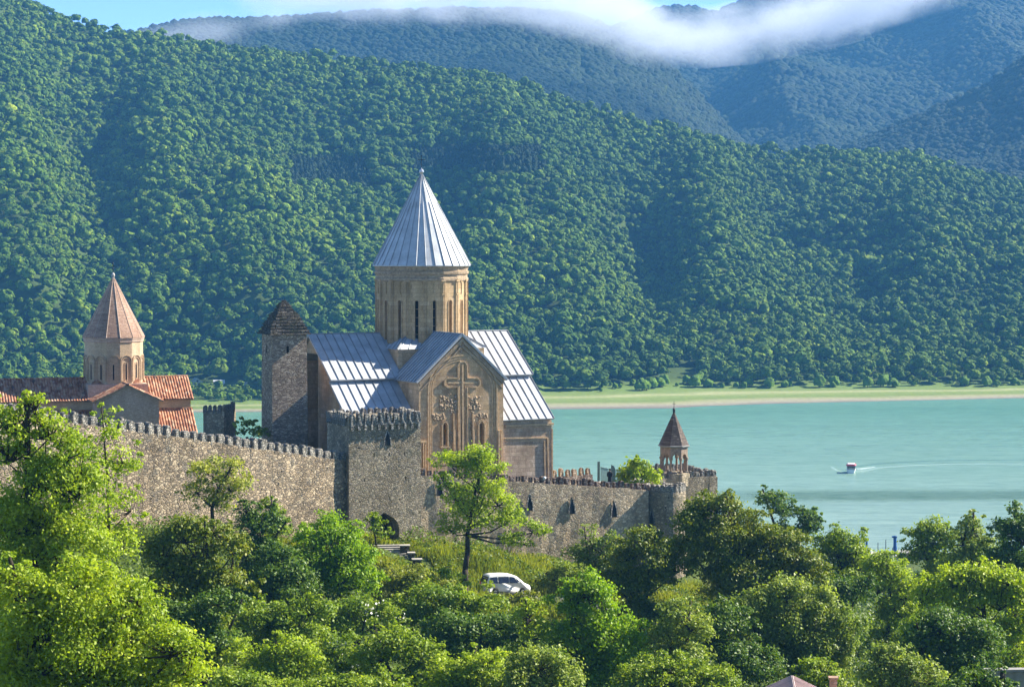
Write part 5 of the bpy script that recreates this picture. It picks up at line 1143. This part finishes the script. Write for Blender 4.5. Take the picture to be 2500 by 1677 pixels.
# ------------------------------------------------------------------ trees and shrubs
def leaf_quads(C, Nn, size, rg_, aspect=.6):
    n = len(C); r = rg_.normal(size=(n, 3)); a = np.cross(Nn, r); a /= np.linalg.norm(a, axis=1, keepdims=True) + 1e-9; b_ = np.cross(Nn, a)
    s = size * rg_.uniform(.6, 1.3, (n, 1)) / 2; a = a * s; b_ = b_ * s * aspect
    V = np.stack([C - a, C - b_ + Nn * s * .15, C + a, C + b_ + Nn * s * .15], 1).reshape(-1, 3); Fq = np.arange(4 * n).reshape(-1, 4); return V, Fq
def crown_points(lobes, dens, rg_, leaf, droop=0, sub=.36):
    """lobes: (cx,cy,cz,rx,ry,rz). clumps over each lobe, leaves over each clump"""
    C = []; Nn = []; cl = []
    for cx, cy_, cz, rx, ry, rz in lobes:
        rx, ry, rz = rx * 1.12, ry * 1.12, rz * 1.12
        rm = (rx * ry * rz) ** (1 / 3); nc = max(5, int(15 * (rm / 1.6) ** .9)) if sub < .5 else 5
        nc = min(nc, 60)
        u = rg_.normal(size=(nc, 3)); u /= np.linalg.norm(u, axis=1, keepdims=True); u[:, 2] = np.where(u[:, 2] < -.45, -u[:, 2], u[:, 2])
        rad = rg_.uniform(.45, 1.0, nc) ** .6
        cc = np.array([cx, cy_, cz]) + u * rad[:, None] * np.array([rx, ry, rz]) * .82
        sr = rm * sub * rg_.uniform(.55, 1.25, nc) * (15 / max(nc, 15)) ** .33
        for c, s in zip(cc, sr):
            k = int(dens * 4 * math.pi * s * s / (leaf * leaf * .5)); k = max(k, 6)
            v = rg_.normal(size=(k, 3)); v /= np.linalg.norm(v, axis=1, keepdims=True); v[:, 2] = np.where((v[:, 2] < -.2) & (rg_.random(k) < .5), -v[:, 2], v[:, 2])
            rr = s * np.where(rg_.random(k) < .3, rg_.uniform(.9, 1.75, k), rg_.uniform(.5, 1.1, k)); fl = np.array([1.15, 1.15, .78]) if droop == 0 else np.array([.8, .8, 1.3])
            p = c + v * rr[:, None] * fl; C.append(p)
            nn = v * .7 + rg_.normal(size=(k, 3)) * .6 + np.array([0.15, 0, .4]); nn /= np.linalg.norm(nn, axis=1, keepdims=True); Nn.append(nn)
        cl += [tuple(c) for c in cc]
    return np.concatenate(C), np.concatenate(Nn), cl
TREES = 0
def tree(name, label, ells, Yd, mat, leaf=.2, dens=1.0, depth=None, base=None, trunk_r=None, cat='tree', droop=0, sub=.36, seed=None, branches=True, group=None, blossoms=0, flat=.9, trunk_px=None, skirt=True):
    """ells: crown ellipses (cx, cy, rx, ry) as photo measurements at distance Yd"""
    global TREES; TREES += 1; rg_ = np.random.default_rng(100 + TREES if seed is None else seed)
    k = Yd / F; lobes = []; leaf = leaf * 1.25
    for i, e in enumerate(ells):
        dy = (rg_.uniform(-.5, .5) * e[2] * k * .6) if len(e) < 5 else e[4]
        p = at(e[0], e[1], Yd + dy); lobes.append((p.x, p.y, p.z, e[2] * k, e[2] * k * flat, e[3] * k))
    bx = base[0] if base else float(np.mean([l[0] for l in lobes])); by = base[1] if base else Yd + .5
    if trunk_px: bx = at(trunk_px[0], trunk_px[1], Yd).x; by = Yd
    bz = zg1(bx, by) - .2; root = tag(empty(name, (bx, by, bz)), label, cat, group)
    for l in list(lobes):        # small outlying sprays make the outline uneven
        for q in range(4):
            a_ = rg_.uniform(-.35, math.pi + .35); f_ = rg_.uniform(.95, 1.25); r_ = rg_.uniform(.2, .34) * l[3]
            lobes.append((l[0] + math.cos(a_) * l[3] * f_, l[1] + rg_.uniform(-.5, .5) * l[4], l[2] + math.sin(a_) * l[5] * f_, r_, r_, r_ * .9))
    if skirt:                    # foliage carries on down towards the ground
        zl = min(l[2] - l[5] * .5 for l in lobes[:len(ells)]); ww = np.mean([l[3] for l in lobes[:len(ells)]]); lx = [l[0] for l in lobes[:len(ells)]]
        while zl > bz + 1.0 and len(lobes) < 100:
            for q in range(max(2, int((max(lx) - min(lx)) / (ww * 1.3)) + 1)): lobes.append((rg_.uniform(min(lx), max(lx)), Yd + rg_.uniform(-.5, .8), zl, ww, ww, ww * .8))
            zl -= ww * 1.25
    C, Nn, cl = crown_points(lobes, dens, rg_, leaf, droop, sub)
    C = C - np.array([bx, by, bz]); keepc = C[:, 2] > -.1; C = C[keepc]; Nn = Nn[keepc]
    V, Fq = leaf_quads(C, Nn, leaf, rg_); me = arr_mesh('crown', V, Fq); link_mesh('crown', me, mat, root)
    low = min(l[2] - l[5] for l in lobes) - bz; top = max(l[2] + l[5] for l in lobes) - bz
    # trunk and limbs
    b = MB(); tr = trunk_r or max(.06, .028 * top); fork = Vector((rg_.uniform(-.3, .3), 0, max(low + .15 * (top - low), .35)))
    prev = Vector((0, 0, -.3)); n_ = 4; pr_ = tr * 1.25
    for i in range(1, n_ + 1):
        t = i / n_; q = Vector((0, 0, 0)).lerp(fork, t) + Vector((rg_.uniform(-1, 1), rg_.uniform(-1, 1), 0)) * tr * .5; r2 = tr * (1.15 - .4 * t); b.tube(prev, q, pr_, r2, 8); prev = q; pr_ = r2
    if branches:
        tl = max(lobes, key=lambda l: l[2]); tip = Vector((tl[0] - bx, tl[1] - by, tl[2] - bz)); m1 = fork.lerp(tip, .5) + Vector((rg_.uniform(-.3, .3), rg_.uniform(-.3, .3), 0))
        b.tube(fork, m1, pr_, pr_ * .65, 7); b.tube(m1, tip, pr_ * .65, pr_ * .3, 6)
        def lead(z):
            if z <= m1.z: t = max(0, (z - fork.z) / max(m1.z - fork.z, .1)); return fork.lerp(m1, min(t, 1)), pr_ * (1 - .35 * min(t, 1))
            t = min(1, (z - m1.z) / max(tip.z - m1.z, .1)); return m1.lerp(tip, t), pr_ * (.65 - .3 * t)
        for l in lobes[:len(ells)] + (lobes[len(ells) * 5:] if skirt else []):
            c = Vector((l[0] - bx, l[1] - by, l[2] - bz)); hd = math.hypot(c.x - m1.x, c.y - m1.y)
            if l is not tl:
                o_, r_ = lead(c.z - .75 * hd - .3); m0 = o_.lerp(c, .5) + Vector((rg_.uniform(-.25, .25), rg_.uniform(-.25, .25), -.08 * (c - o_).length)); r_ = min(r_ * .6, .02 + .04 * (c - o_).length); b.tube(o_, m0, r_, r_ * .65, 6); b.tube(m0, c, r_ * .65, r_ * .35, 6)
            loc = [Vector(q) - Vector((bx, by, bz)) for q in cl]; loc = [q for q in loc if (q - c).length < max(l[3], l[5]) * 1.45][:18]
            for q in loc: mm = c.lerp(q, .5) + Vector((0, 0, -.04 * (q - c).length)); b.tube(c, mm, pr_ * .2, pr_ * .12, 4); b.tube(mm, q, pr_ * .12, pr_ * .05, 4)
    b.build('trunk', M['bark'], root, True)
    if blossoms:
        idx = rg_.integers(0, len(C), blossoms * 7); seeds = C[rg_.integers(0, len(C), blossoms)]; P_ = np.repeat(seeds, 16, 0) + rg_.normal(size=(blossoms * 16, 3)) * .3; Nb = rg_.normal(size=P_.shape); Nb /= np.linalg.norm(Nb, axis=1, keepdims=True); V, Fq = leaf_quads(P_, Nb, .2, rg_, .9); me = arr_mesh('blossom', V, Fq); link_mesh('blossom', me, M['blossom'], root)
    return root
B, Vv, Md, Dk, Ol, Wi, Li = (M[k] for k in ('lf_bright', 'lf_vivid', 'lf_mid', 'lf_dark', 'lf_olive', 'lf_willow', 'lf_lime'))
# left foreground
tree('tree', 'tall bright yellow-green tree at the left edge in front of the red-roofed church', [(85, 1000, 34, 46), (55, 1050, 52, 60), (10, 1040, 40, 60), (120, 1070, 46, 56), (180, 1110, 44, 56), (20, 1130, 60, 70), (110, 1160, 60, 66), (200, 1190, 50, 60), (70, 1310, 100, 80), (90, 1220, 100, 100), (190, 1220, 75, 90), (20, 1290, 80, 100), (170, 1330, 95, 90), (60, 1390, 90, 80)], 112, B, .15, .8)
tree('tree', 'slender sparse tree with bare upper twigs beside the tall left tree', [(262, 1050, 36, 50), (215, 1120, 40, 60), (300, 1130, 42, 62), (255, 1210, 46, 60), (318, 1250, 34, 60), (235, 1300, 60, 60), (300, 1340, 44, 50)], 120, B, .16, .5, trunk_r=.13, skirt=False)
tree('tree', 'broad bright green tree filling the bottom left corner', [(60, 1500, 110, 80), (190, 1470, 110, 90), (120, 1580, 150, 90), (300, 1520, 90, 80), (290, 1610, 120, 80), (420, 1600, 80, 60), (60, 1670, 120, 70), (450, 1665, 90, 50), (250, 1690, 140, 60), (20, 1420, 60, 60), (330, 1460, 50, 50), (220, 1410, 60, 50)], 96, B, .14, .85)
tree('tree', 'small pale lime tree with a dark stem against the curtain wall', [(520, 1165, 52, 42), (565, 1200, 44, 46), (480, 1205, 42, 28), (560, 1150, 34, 26), (530, 1235, 46, 26)], 182, Li, .2, .55, trunk_px=(515, 1290), trunk_r=.2, skirt=False)
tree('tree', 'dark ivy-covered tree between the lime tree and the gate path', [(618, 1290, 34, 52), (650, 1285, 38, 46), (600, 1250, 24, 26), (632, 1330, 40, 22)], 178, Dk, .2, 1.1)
tree('tree', 'small green tree at the right shoulder of the ivy-covered tree', [(668, 1265, 30, 34), (655, 1238, 22, 20), (685, 1290, 20, 24)], 181, Md, .2, .9)
tree('tree', 'olive tree with rusty tinted top left of centre', [(450, 1325, 72, 50), (520, 1300, 42, 28), (395, 1375, 56, 52), (490, 1400, 80, 50), (570, 1350, 46, 40), (420, 1450, 74, 46), (560, 1430, 62, 40)], 150, Ol, .2, 1.0)
tree('tree', 'fresh vivid green tree left of the gateway', [(790, 1295, 50, 38), (830, 1335, 66, 48), (765, 1345, 62, 46), (880, 1370, 46, 36), (845, 1405, 78, 42), (760, 1400, 46, 40), (900, 1420, 36, 28)], 176, Vv, .2, 1.0)
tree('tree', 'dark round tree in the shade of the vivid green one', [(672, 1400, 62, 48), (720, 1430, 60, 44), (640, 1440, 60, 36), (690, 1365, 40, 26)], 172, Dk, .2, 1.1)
tree('tree', 'thin leafy branch tree partly covering the gateway', [(922, 1288, 26, 20), (940, 1308, 20, 14), (905, 1270, 20, 16)], 200, Md, .24, .9, skirt=False)
tree('tree', 'slim tall tree with open yellow-green crown in front of the wall', [(1150, 1120, 50, 32), (1175, 1155, 52, 30), (1098, 1135, 44, 28), (1085, 1180, 30, 24), (1170, 1205, 60, 34), (1115, 1225, 36, 34), (1215, 1235, 48, 30), (1160, 1265, 70, 34), (1240, 1275, 44, 24), (1300, 1300, 34, 26), (1262, 1325, 36, 22), (1105, 1300, 30, 26)], 193, B, .2, .5, trunk_px=(1133, 1430), trunk_r=.26, sub=.42, skirt=False)
# centre lower
tree('shrub', 'spreading mid green shrub below the minivan', [(1050, 1460, 60, 30), (1120, 1480, 60, 26), (1010, 1500, 60, 34), (1200, 1485, 50, 22)], 176, Md, .2, 1.1, cat='shrub')
tree('shrub', 'yellow-green leafy mound between the vivid tree and the slim trunk', [(960, 1440, 56, 34), (1020, 1420, 46, 28), (985, 1480, 60, 30), (1090, 1440, 36, 18)], 184, M['lf_grass'], .2, 1.1, cat='shrub')
tree('tree', 'dark green tree in the hollow below the minivan', [(1110, 1545, 70, 44), (1180, 1560, 66, 40), (1060, 1580, 60, 36), (1230, 1530, 40, 34)], 160, Dk, .2, 1.1)
tree('tree', 'mid green tree at the bottom between the hollow and the blossoming shrubs', [(950, 1570, 66, 40), (1010, 1610, 66, 44), (900, 1620, 60, 40), (1060, 1650, 60, 36)], 145, Md, .19, 1.1)
tree('tree', 'bright little tree leaning over the dark hollow right of centre', [(1290, 1510, 34, 44), (1310, 1560, 36, 52), (1270, 1600, 36, 44)], 158, B, .19, 1.0)
tree('tree', 'broad tree with vivid crest and deeply shaded left side right of centre', [(1420, 1425, 40, 36), (1450, 1470, 62, 46), (1395, 1490, 56, 50), (1480, 1530, 70, 50), (1400, 1560, 64, 46), (1500, 1590, 76, 50), (1440, 1630, 90, 50)], 160, M['lf_vivid'], .2, 1.05)
tree('tree', 'grey-green tree with drooping twigs at the bottom centre', [(1320, 1630, 66, 40), (1350, 1670, 70, 40), (1270, 1660, 50, 34)], 140, Wi, .18, .9, droop=1)
tree('shrub', 'white-flowering shrub low in the middle of the slope', [(870, 1490, 60, 34), (930, 1510, 50, 28), (820, 1530, 60, 34)], 165, Md, .18, 1.0, cat='shrub', blossoms=9)
tree('shrub', 'blossom-sprinkled shrub at the bottom left of the dark hollow', [(840, 1590, 56, 36), (880, 1630, 60, 36), (800, 1640, 60, 36)], 150, Md, .18, 1.0, cat='shrub', blossoms=12)
tree('shrub', 'pale yellow-green shrub at the bottom beside the corner tree', [(700, 1600, 60, 44), (740, 1640, 66, 40), (650, 1650, 60, 40), (560, 1600, 60, 44)], 145, B, .18, 1.0, cat='shrub')
tree('shrub', 'mid green shrub bank between the olive tree and the blossoming shrubs', [(640, 1510, 66, 42), (710, 1530, 60, 40), (580, 1530, 60, 44), (760, 1500, 56, 34), (680, 1560, 70, 36)], 158, Md, .19, 1.05, cat='shrub')
tree('tree', 'shaded tree at the foot of the olive tree', [(480, 1500, 70, 44), (540, 1480, 50, 36), (430, 1520, 50, 36), (500, 1560, 60, 36)], 146, Dk, .18, 1.1)
tree('shrub', 'lime green shrub at the very bottom middle', [(1120, 1640, 66, 34), (1190, 1620, 60, 34), (1160, 1680, 80, 34), (1060, 1690, 60, 26)], 142, B, .18, 1.0, cat='shrub')
tree('shrub', 'bottom green shrub between the corner tree and the blossom bushes', [(790, 1690, 70, 34), (880, 1690, 60, 30), (690, 1700, 70, 30), (590, 1680, 70, 40), (960, 1690, 50, 34)], 136, Md, .18, 1.05, cat='shrub')
tree('shrub', 'yellow-green weedy shrub just below the stone steps', [(985, 1400, 36, 18), (1020, 1395, 30, 16), (950, 1395, 26, 16)], 196, M['lf_grass'], .2, 1.0, cat='shrub', branches=False)
tree('shrub', 'weedy mound at the root of the slim tall tree', [(1090, 1420, 36, 20), (1060, 1405, 30, 18), (1120, 1432, 22, 12)], 191, M['lf_bright'], .2, 1.0, cat='shrub', branches=False)
# at the wall foot
tree('tree', 'feathery young tree against the foot of the right wall', [(1440, 1320, 34, 30), (1470, 1350, 40, 34), (1420, 1370, 40, 34), (1500, 1330, 24, 30), (1455, 1395, 50, 30)], 204, Wi, .2, .75)
tree('tree', 'shaded layered tree left of the round corner tower', [(1560, 1320, 46, 34), (1600, 1360, 60, 36), (1530, 1370, 54, 34), (1650, 1400, 60, 36), (1570, 1420, 66, 36), (1500, 1420, 40, 34)], 192, Ol, .2, 1.0)
tree('tree', 'big round olive and bronze tree right of the round corner tower', [(1745, 1255, 66, 42), (1690, 1290, 56, 42), (1810, 1290, 74, 46), (1750, 1330, 90, 46), (1870, 1340, 76, 48), (1680, 1350, 66, 40), (1930, 1370, 66, 50), (1800, 1390, 100, 46), (1900, 1420, 80, 40), (1975, 1400, 44, 50)], 194, Ol, .21, 1.0)
tree('tree', 'pair of dark rounded tree tops against the lake behind the bronze tree', [(1885, 1225, 38, 30), (1920, 1260, 34, 26), (1965, 1262, 32, 28), (1980, 1290, 26, 30)], 235, Dk, .26, 1.0)
tree('tree', 'mid green tree with light crest standing before the jetty', [(2060, 1325, 46, 32), (2020, 1350, 42, 36), (2095, 1350, 36, 32), (2060, 1385, 62, 36), (2110, 1400, 40, 40)], 212, Md, .23, 1.0)
tree('tree', 'dark twiggy tree between the bronze tree and the willow', [(2010, 1440, 50, 36), (2060, 1450, 54, 36), (2100, 1440, 36, 36), (1990, 1480, 44, 30)], 200, Dk, .21, .9)
tree('tree', 'yellow-green tree sloping down from the jetty', [(2150, 1380, 44, 34), (2180, 1420, 50, 40), (2140, 1450, 44, 40), (2210, 1460, 40, 40), (2190, 1500, 60, 36)], 205, B, .21, .95)
tree('tree', 'loose mid green tree right of the jetty', [(2275, 1300, 44, 32), (2240, 1330, 38, 34), (2310, 1335, 46, 36), (2265, 1370, 56, 36)], 225, Md, .25, .95)
tree('tree', 'lighter feathery tree with pointed tips right of the jetty', [(2375, 1290, 34, 34), (2350, 1330, 46, 36), (2395, 1340, 44, 38), (2365, 1380, 62, 40), (2420, 1385, 40, 34)], 215, Wi, .24, .85)
tree('tree', 'dark green tree at the right edge before the lake', [(2480, 1275, 40, 36), (2450, 1310, 36, 40), (2500, 1330, 50, 46), (2455, 1365, 44, 34), (2520, 1380, 50, 40)], 205, Dk, .24, 1.0)
tree('tree', 'wide yellow-green tree with a dark leaning trunk at the right edge', [(2330, 1420, 60, 36), (2400, 1410, 60, 36), (2460, 1430, 56, 40), (2300, 1460, 60, 40), (2370, 1470, 70, 40), (2440, 1490, 66, 44), (2500, 1470, 50, 50), (2250, 1470, 40, 36), (2490, 1540, 50, 40)], 165, M['lf_bright'], .2, .95, base=(at(2420, 1640, 165).x, 166))
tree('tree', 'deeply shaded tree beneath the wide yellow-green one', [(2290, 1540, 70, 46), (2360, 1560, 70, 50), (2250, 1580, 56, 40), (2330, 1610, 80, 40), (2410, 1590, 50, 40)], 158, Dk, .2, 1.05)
tree('tree', 'large grey-green willow-like tree in the lower right', [(1930, 1460, 62, 36), (1870, 1480, 62, 36), (1990, 1490, 60, 42), (1820, 1500, 56, 34), (1920, 1530, 84, 46), (2040, 1540, 56, 46), (1850, 1560, 70, 46), (1990, 1590, 74, 44), (2080, 1590, 46, 40), (1900, 1610, 80, 40)], 172, Wi, .2, 1.0, droop=1)
tree('tree', 'dark tree under the left side of the willow', [(1770, 1520, 60, 46), (1730, 1570, 60, 46), (1800, 1600, 70, 40), (1840, 1630, 70, 34)], 168, Dk, .2, 1.1)
tree('tree', 'light grey-green leafy tree left of the willow', [(1660, 1500, 46, 36), (1690, 1540, 50, 40), (1630, 1560, 50, 40), (1660, 1600, 60, 36)], 160, Wi, .2, .95)
tree('tree', 'mixed green tree at the bottom right of centre', [(1610, 1640, 60, 40), (1680, 1650, 66, 36), (1560, 1670, 60, 36), (1750, 1660, 60, 34)], 148, Md, .19, 1.0)
tree('shrub', 'sunlit feathery shrub beside the pink-roofed house', [(2180, 1610, 54, 36), (2230, 1640, 60, 36), (2150, 1660, 56, 34), (2280, 1670, 50, 30)], 148, Wi, .18, .95, cat='shrub')
tree('shrub', 'rounded green shrub right above the pink roof', [(1980, 1640, 40, 36), (2020, 1650, 34, 34)], 150, Md, .18, 1.0, cat='shrub')
tree('shrub', 'dark shrub in the bottom right corner below the concrete wall', [(2400, 1665, 60, 34), (2350, 1690, 60, 34), (2450, 1690, 40, 24)], 114, Dk, .16, 1.05, cat='shrub')
tree('shrub', 'tuft of tall grassy shrub behind the right battlements', [(1555, 1162, 40, 30), (1590, 1172, 26, 26), (1530, 1178, 26, 22), (1565, 1140, 22, 20)], 223.2, M['lf_bright'], .3, 1.1, cat='shrub', droop=1, branches=False, skirt=False)
tree('shrub', 'pale lime sapling top peeping over the curtain wall', [(602, 1037, 22, 14), (628, 1062, 26, 14), (600, 1056, 18, 12)], 214, Li, .26, 1.2, cat='shrub', branches=False, skirt=False)
tree('shrub', 'scrubby shrub at the foot of the wall below the right loopholes', [(1385, 1392, 34, 16), (1330, 1400, 30, 12), (1420, 1410, 30, 16)], 201, Wi, .18, .8, cat='shrub')
tree('shrub', 'low green bush at the minivan rear corner', [(1188, 1440, 18, 18), (1178, 1455, 16, 12)], 194.5, M['lf_bright'], .17, 1.0, cat='shrub', branches=False)
tree('shrub', 'leafy bush in front of the minivan nose', [(1262, 1462, 26, 12), (1292, 1455, 20, 16), (1240, 1472, 24, 10)], 193.8, M['lf_grass'], .17, 1.0, cat='shrub', branches=False)

# undergrowth and tall grass
def cover(name, label, x0, x1, y0, y1, dens, hmin, hmax, leaf, mat, seed, blade=False, mask=None, clump=1.6):
    rg_ = np.random.default_rng(seed); n = int((x1 - x0) * (y1 - y0) * dens); x = rg_.uniform(x0, x1, n); y = rg_.uniform(y0, y1, n)
    h = hmin + (hmax - hmin) * vnoise(np.stack([x, y], -1) / clump, seed) ** 1.3 * 1.3
    px = 1250 + F * x / y; k = (px > -60) & (px < 2560)
    if mask is not None: k &= mask(x, y)
    x, y, h = x[k], y[k], h[k]; n = len(x); z = zg(x, y); up = rg_.random(n) ** .6
    if blade:
        hh = h * rg_.uniform(.6, 1.2, n); a = rg_.uniform(0, 2 * np.pi, n); w_ = .05; lean = rg_.normal(size=(n, 2)) * .25 * hh[:, None]
        P0 = np.stack([x - np.cos(a) * w_, y - np.sin(a) * w_, z - .1], -1); P1 = np.stack([x + np.cos(a) * w_, y + np.sin(a) * w_, z - .1], -1); P2 = np.stack([x + lean[:, 0] + np.cos(a) * .015, y + lean[:, 1] + np.sin(a) * .015, z + hh], -1); P3_ = np.stack([x + lean[:, 0] - np.cos(a) * .015, y + lean[:, 1], z + hh], -1)
        V = np.stack([P0, P1, P2, P3_], 1).reshape(-1, 3); Fq = np.arange(4 * n).reshape(-1, 4)
    else:
        C = np.stack([x, y, z + h * up], -1); Nn = rg_.normal(size=(n, 3)) * .6 + np.array([.15, -.1, .7]); Nn /= np.linalg.norm(Nn, axis=1, keepdims=True); V, Fq = leaf_quads(C, Nn, leaf, rg_)
    me = arr_mesh(name, V, Fq); return tag(link_mesh(name, me, mat), label, kind='stuff')
def onroad(x, y): return np.abs(y - (196.6 + .17 * (x + 2))) > 2.1
def outside(x, y):               # keep off the courtyard and walls
    a = (y < 205.8 + (x + 15.2) * 1.11) | (x > -15.2); b_ = (x < -15.2) | (y < 205 + .51 * (x + 15.2)) ; return (a & b_) & onroad(x, y) & ((x + 11.2) ** 2 + (y - 202.0) ** 2 > 7.0) & ((x + 8.6) ** 2 + (y - 200.8) ** 2 > 3.0)
cover('undergrowth', 'mixed leafy undergrowth covering the slope below the fortress', -60, 60, 60, 215, 26, .15, 1.6, .3, M['lf_under'], 41, mask=outside, clump=3.0)
cover('undergrowth', 'low scrub on the bank sloping down to the lake', 20, 115, 215, 400, 8, .2, 2.2, .5, M['lf_under'], 43, clump=5)
cover('grass', 'tall yellow-green grass on the bank between the wall and the road', -22, 22, 188, 216, 95, .25, 1.0, .1, M['lf_grass'], 42, blade=True, mask=outside)
cover('grass', 'grass in the fortress courtyard', -32, 12, 205, 236, 14, .1, .35, .1, M['lf_grass'], 45, blade=True, mask=lambda x, y: ~outside(x, y))

# trees standing alone along the far shore
SHT = crown_templates(3, 6, .5, 1.6)
shm = []
for V, Fc in SHT:
    me = arr_mesh('crown', V, Fc); me.materials.append(M['forest']); shm.append(me)
tb = MB(); tb.tube((0, 0, -1.2), (0, 0, .3), .12, .08, 6); tbo = tb.build('trunk', M['bark']); tbm = tbo.data; bpy.data.objects.remove(tbo)
ORD = 'first second third fourth fifth sixth seventh eighth ninth tenth eleventh twelfth thirteenth fourteenth fifteenth sixteenth seventeenth eighteenth nineteenth twentieth'.split()
rr = random.Random(77); spots = []
for i in range(48):
    pxv = rr.choice([rr.uniform(1370, 1780), rr.uniform(1370, 1780), rr.uniform(1780, 2500)]); yv = float(treeY(pxv)) + (rr.uniform(-3.5, 13) if pxv < 1740 else rr.uniform(-3.5, 2.0)); spots.append((pxv, yv, rr.uniform(.7, 2.3)))
spots.sort()
def ordn(i): return ORD[i] if i < 20 else (('twenty ' + ORD[i - 20]) if i < 39 else 'number %d' % (i + 1))
nl = sum(q[0] < 1790 for q in spots)
for i, (pxv, yv, s) in enumerate(spots):
    x = (pxv - 1250) / F * yv; z = float(hillz(np.array([x]), np.array([yv]))[0])
    o = tag(empty('shore_tree', (x, yv, z), rr.uniform(0, 6)), ('small' if s < 1.2 else 'middling' if s < 1.8 else 'large') + (' shore tree, %s counting rightwards from the big church roof' % ordn(i) if i < nl else ' shore tree, %s counting leftwards from the right end of the beach' % ordn(len(spots) - 1 - i)), 'tree', 'lone trees on the far shore'); o.scale = (s, s, s * rr.uniform(.95, 1.35))
    c = bpy.data.objects.new('crown', shm[i % 6]); COL.objects.link(c); c.parent = o; c.location = (0, 0, .75)
    c = bpy.data.objects.new('trunk', tbm); COL.objects.link(c); c.parent = o

# ------------------------------------------------------------------ haze and cloud
HB = (-1800, -90, -8, 1800, 3800, 720)
def hazemat():
    m = NT('valley_air'); v = m.n('VolumePrincipled', {'Color': (0.16, 0.50, 1.0, 1), 'Density': 0.00011, 'Anisotropy': 0.0}); m.t.links.new(v.outputs[0], m.out.inputs['Volume']); return m.m
b = MB(); b.box(*HB); hz = b.build('haze', hazemat()); tag(hz, kind='stuff'); hz.display_type = 'WIRE'

def cloudmesh(name, pts, Yc, ry, label, dmax, thr=0.0, seed=0.0):
    """a long soft cloud lying along a spine; pts: (px, py, r_px)"""
    P_ = [(at(x, y, Yc), r * Yc / F) for x, y, r in pts]
    xs_ = [p.x for p, _ in P_]; x0, x1 = xs_[0], xs_[-1]
    z0 = min(p.z - r * 1.5 for p, r in P_); z1 = max(p.z + r * 1.5 for p, r in P_)
    b = MB(); n = 16; vs = []; fs = []
    for p, r in P_:
        for i in range(n): a = 2 * math.pi * i / n; vs.append((p.x, p.y + ry * 1.25 * math.cos(a), p.z + r * 1.35 * math.sin(a)))
    for k in range(len(P_) - 1):
        for i in range(n): fs.append((k * n + i, k * n + (i + 1) % n, (k + 1) * n + (i + 1) % n, (k + 1) * n + i))
    fs += [tuple(range(n))[::-1], tuple(range((len(P_) - 1) * n, len(P_) * n))]; b.add(vs, fs)
    m = NT(name + '_vapour'); tc = m.n('TexCoord').outputs['Object']; s = m.n('SeparateXYZ', {0: tc})
    t = m.math('DIVIDE', m.math('SUBTRACT', s.outputs[0], x0), x1 - x0)
    def curve(vals):
        fc = m.t.nodes.new('ShaderNodeFloatCurve'); cv = fc.mapping.curves[0]
        pts_ = [((x - x0) / (x1 - x0), v) for x, v in zip(xs_, vals)]
        while len(cv.points) < len(pts_): cv.points.new(.5, .5)
        for q, (a, v) in zip(cv.points, pts_): q.location = (a, v); q.handle_type = 'AUTO_CLAMPED'
        fc.mapping.update(); m.t.links.new(t, fc.inputs['Value']); return fc.outputs[0]
    zc = curve([(p.z - z0) / (z1 - z0) for p, _ in P_]); rm = max(r for _, r in P_); rc = curve([r / rm for _, r in P_])
    zc = m.math('ADD', m.math('MULTIPLY', zc, z1 - z0), z0); rc = m.math('MULTIPLY', rc, rm)
    dz = m.math('DIVIDE', m.math('SUBTRACT', s.outputs[2], zc), rc); dy = m.math('DIVIDE', m.math('SUBTRACT', s.outputs[1], Yc), ry)
    d = m.math('SQRT', m.math('ADD', m.math('MULTIPLY', dz, dz), m.math('MULTIPLY', dy, dy)))
    nz = m.n('TexNoise', {'Vector': m.n('Mapping', {'Vector': tc, 'Location': (seed, 0, 0), 'Scale': (.012, .012, .022)}).outputs[0], 'Scale': 1.0, 'Detail': 6, 'Roughness': .6}).outputs['Fac']
    e = m.math('ADD', m.math('SUBTRACT', 1.0, d), m.math('MULTIPLY', m.math('SUBTRACT', nz, .5 + thr), 4.0))
    ends = m.ramp(t, [(0, (0, 0, 0)), (.12, (1, 1, 1)), (.88, (1, 1, 1)), (1, (0, 0, 0))])
    den = m.math('MULTIPLY', m.math('MULTIPLY', m.math('POWER', m.math('MULTIPLY', e, 1.0, True), 1.6), ends), dmax)
    v = m.n('VolumePrincipled', {'Color': (.80, .84, .92, 1), 'Density': den, 'Anisotropy': .1}); m.t.links.new(v.outputs[0], m.out.inputs['Volume'])
    o = b.build(name, m.m); return tag(o, label, kind='stuff')
cloudmesh('cloud', [(560, -5, 30), (680, -12, 50), (820, -14, 58), (1000, -22, 70), (1200, -20, 70), (1380, 0, 72), (1500, 36, 78), (1600, 84, 66), (1720, 92, 54), (1850, 78, 56), (1980, 50, 60), (2100, 18, 62), (2220, -22, 60), (2400, -60, 46)], 2080, 110, 'bank of white cloud lying across the mountain tops', .016, -.06)
cloudmesh('cloud', [(300, 85, 14), (380, 86, 30), (470, 82, 40), (560, 72, 42), (650, 55, 40), (740, 40, 30)], 1900, 60, 'thin wisp of mist on the left ridge behind the wood', .006)
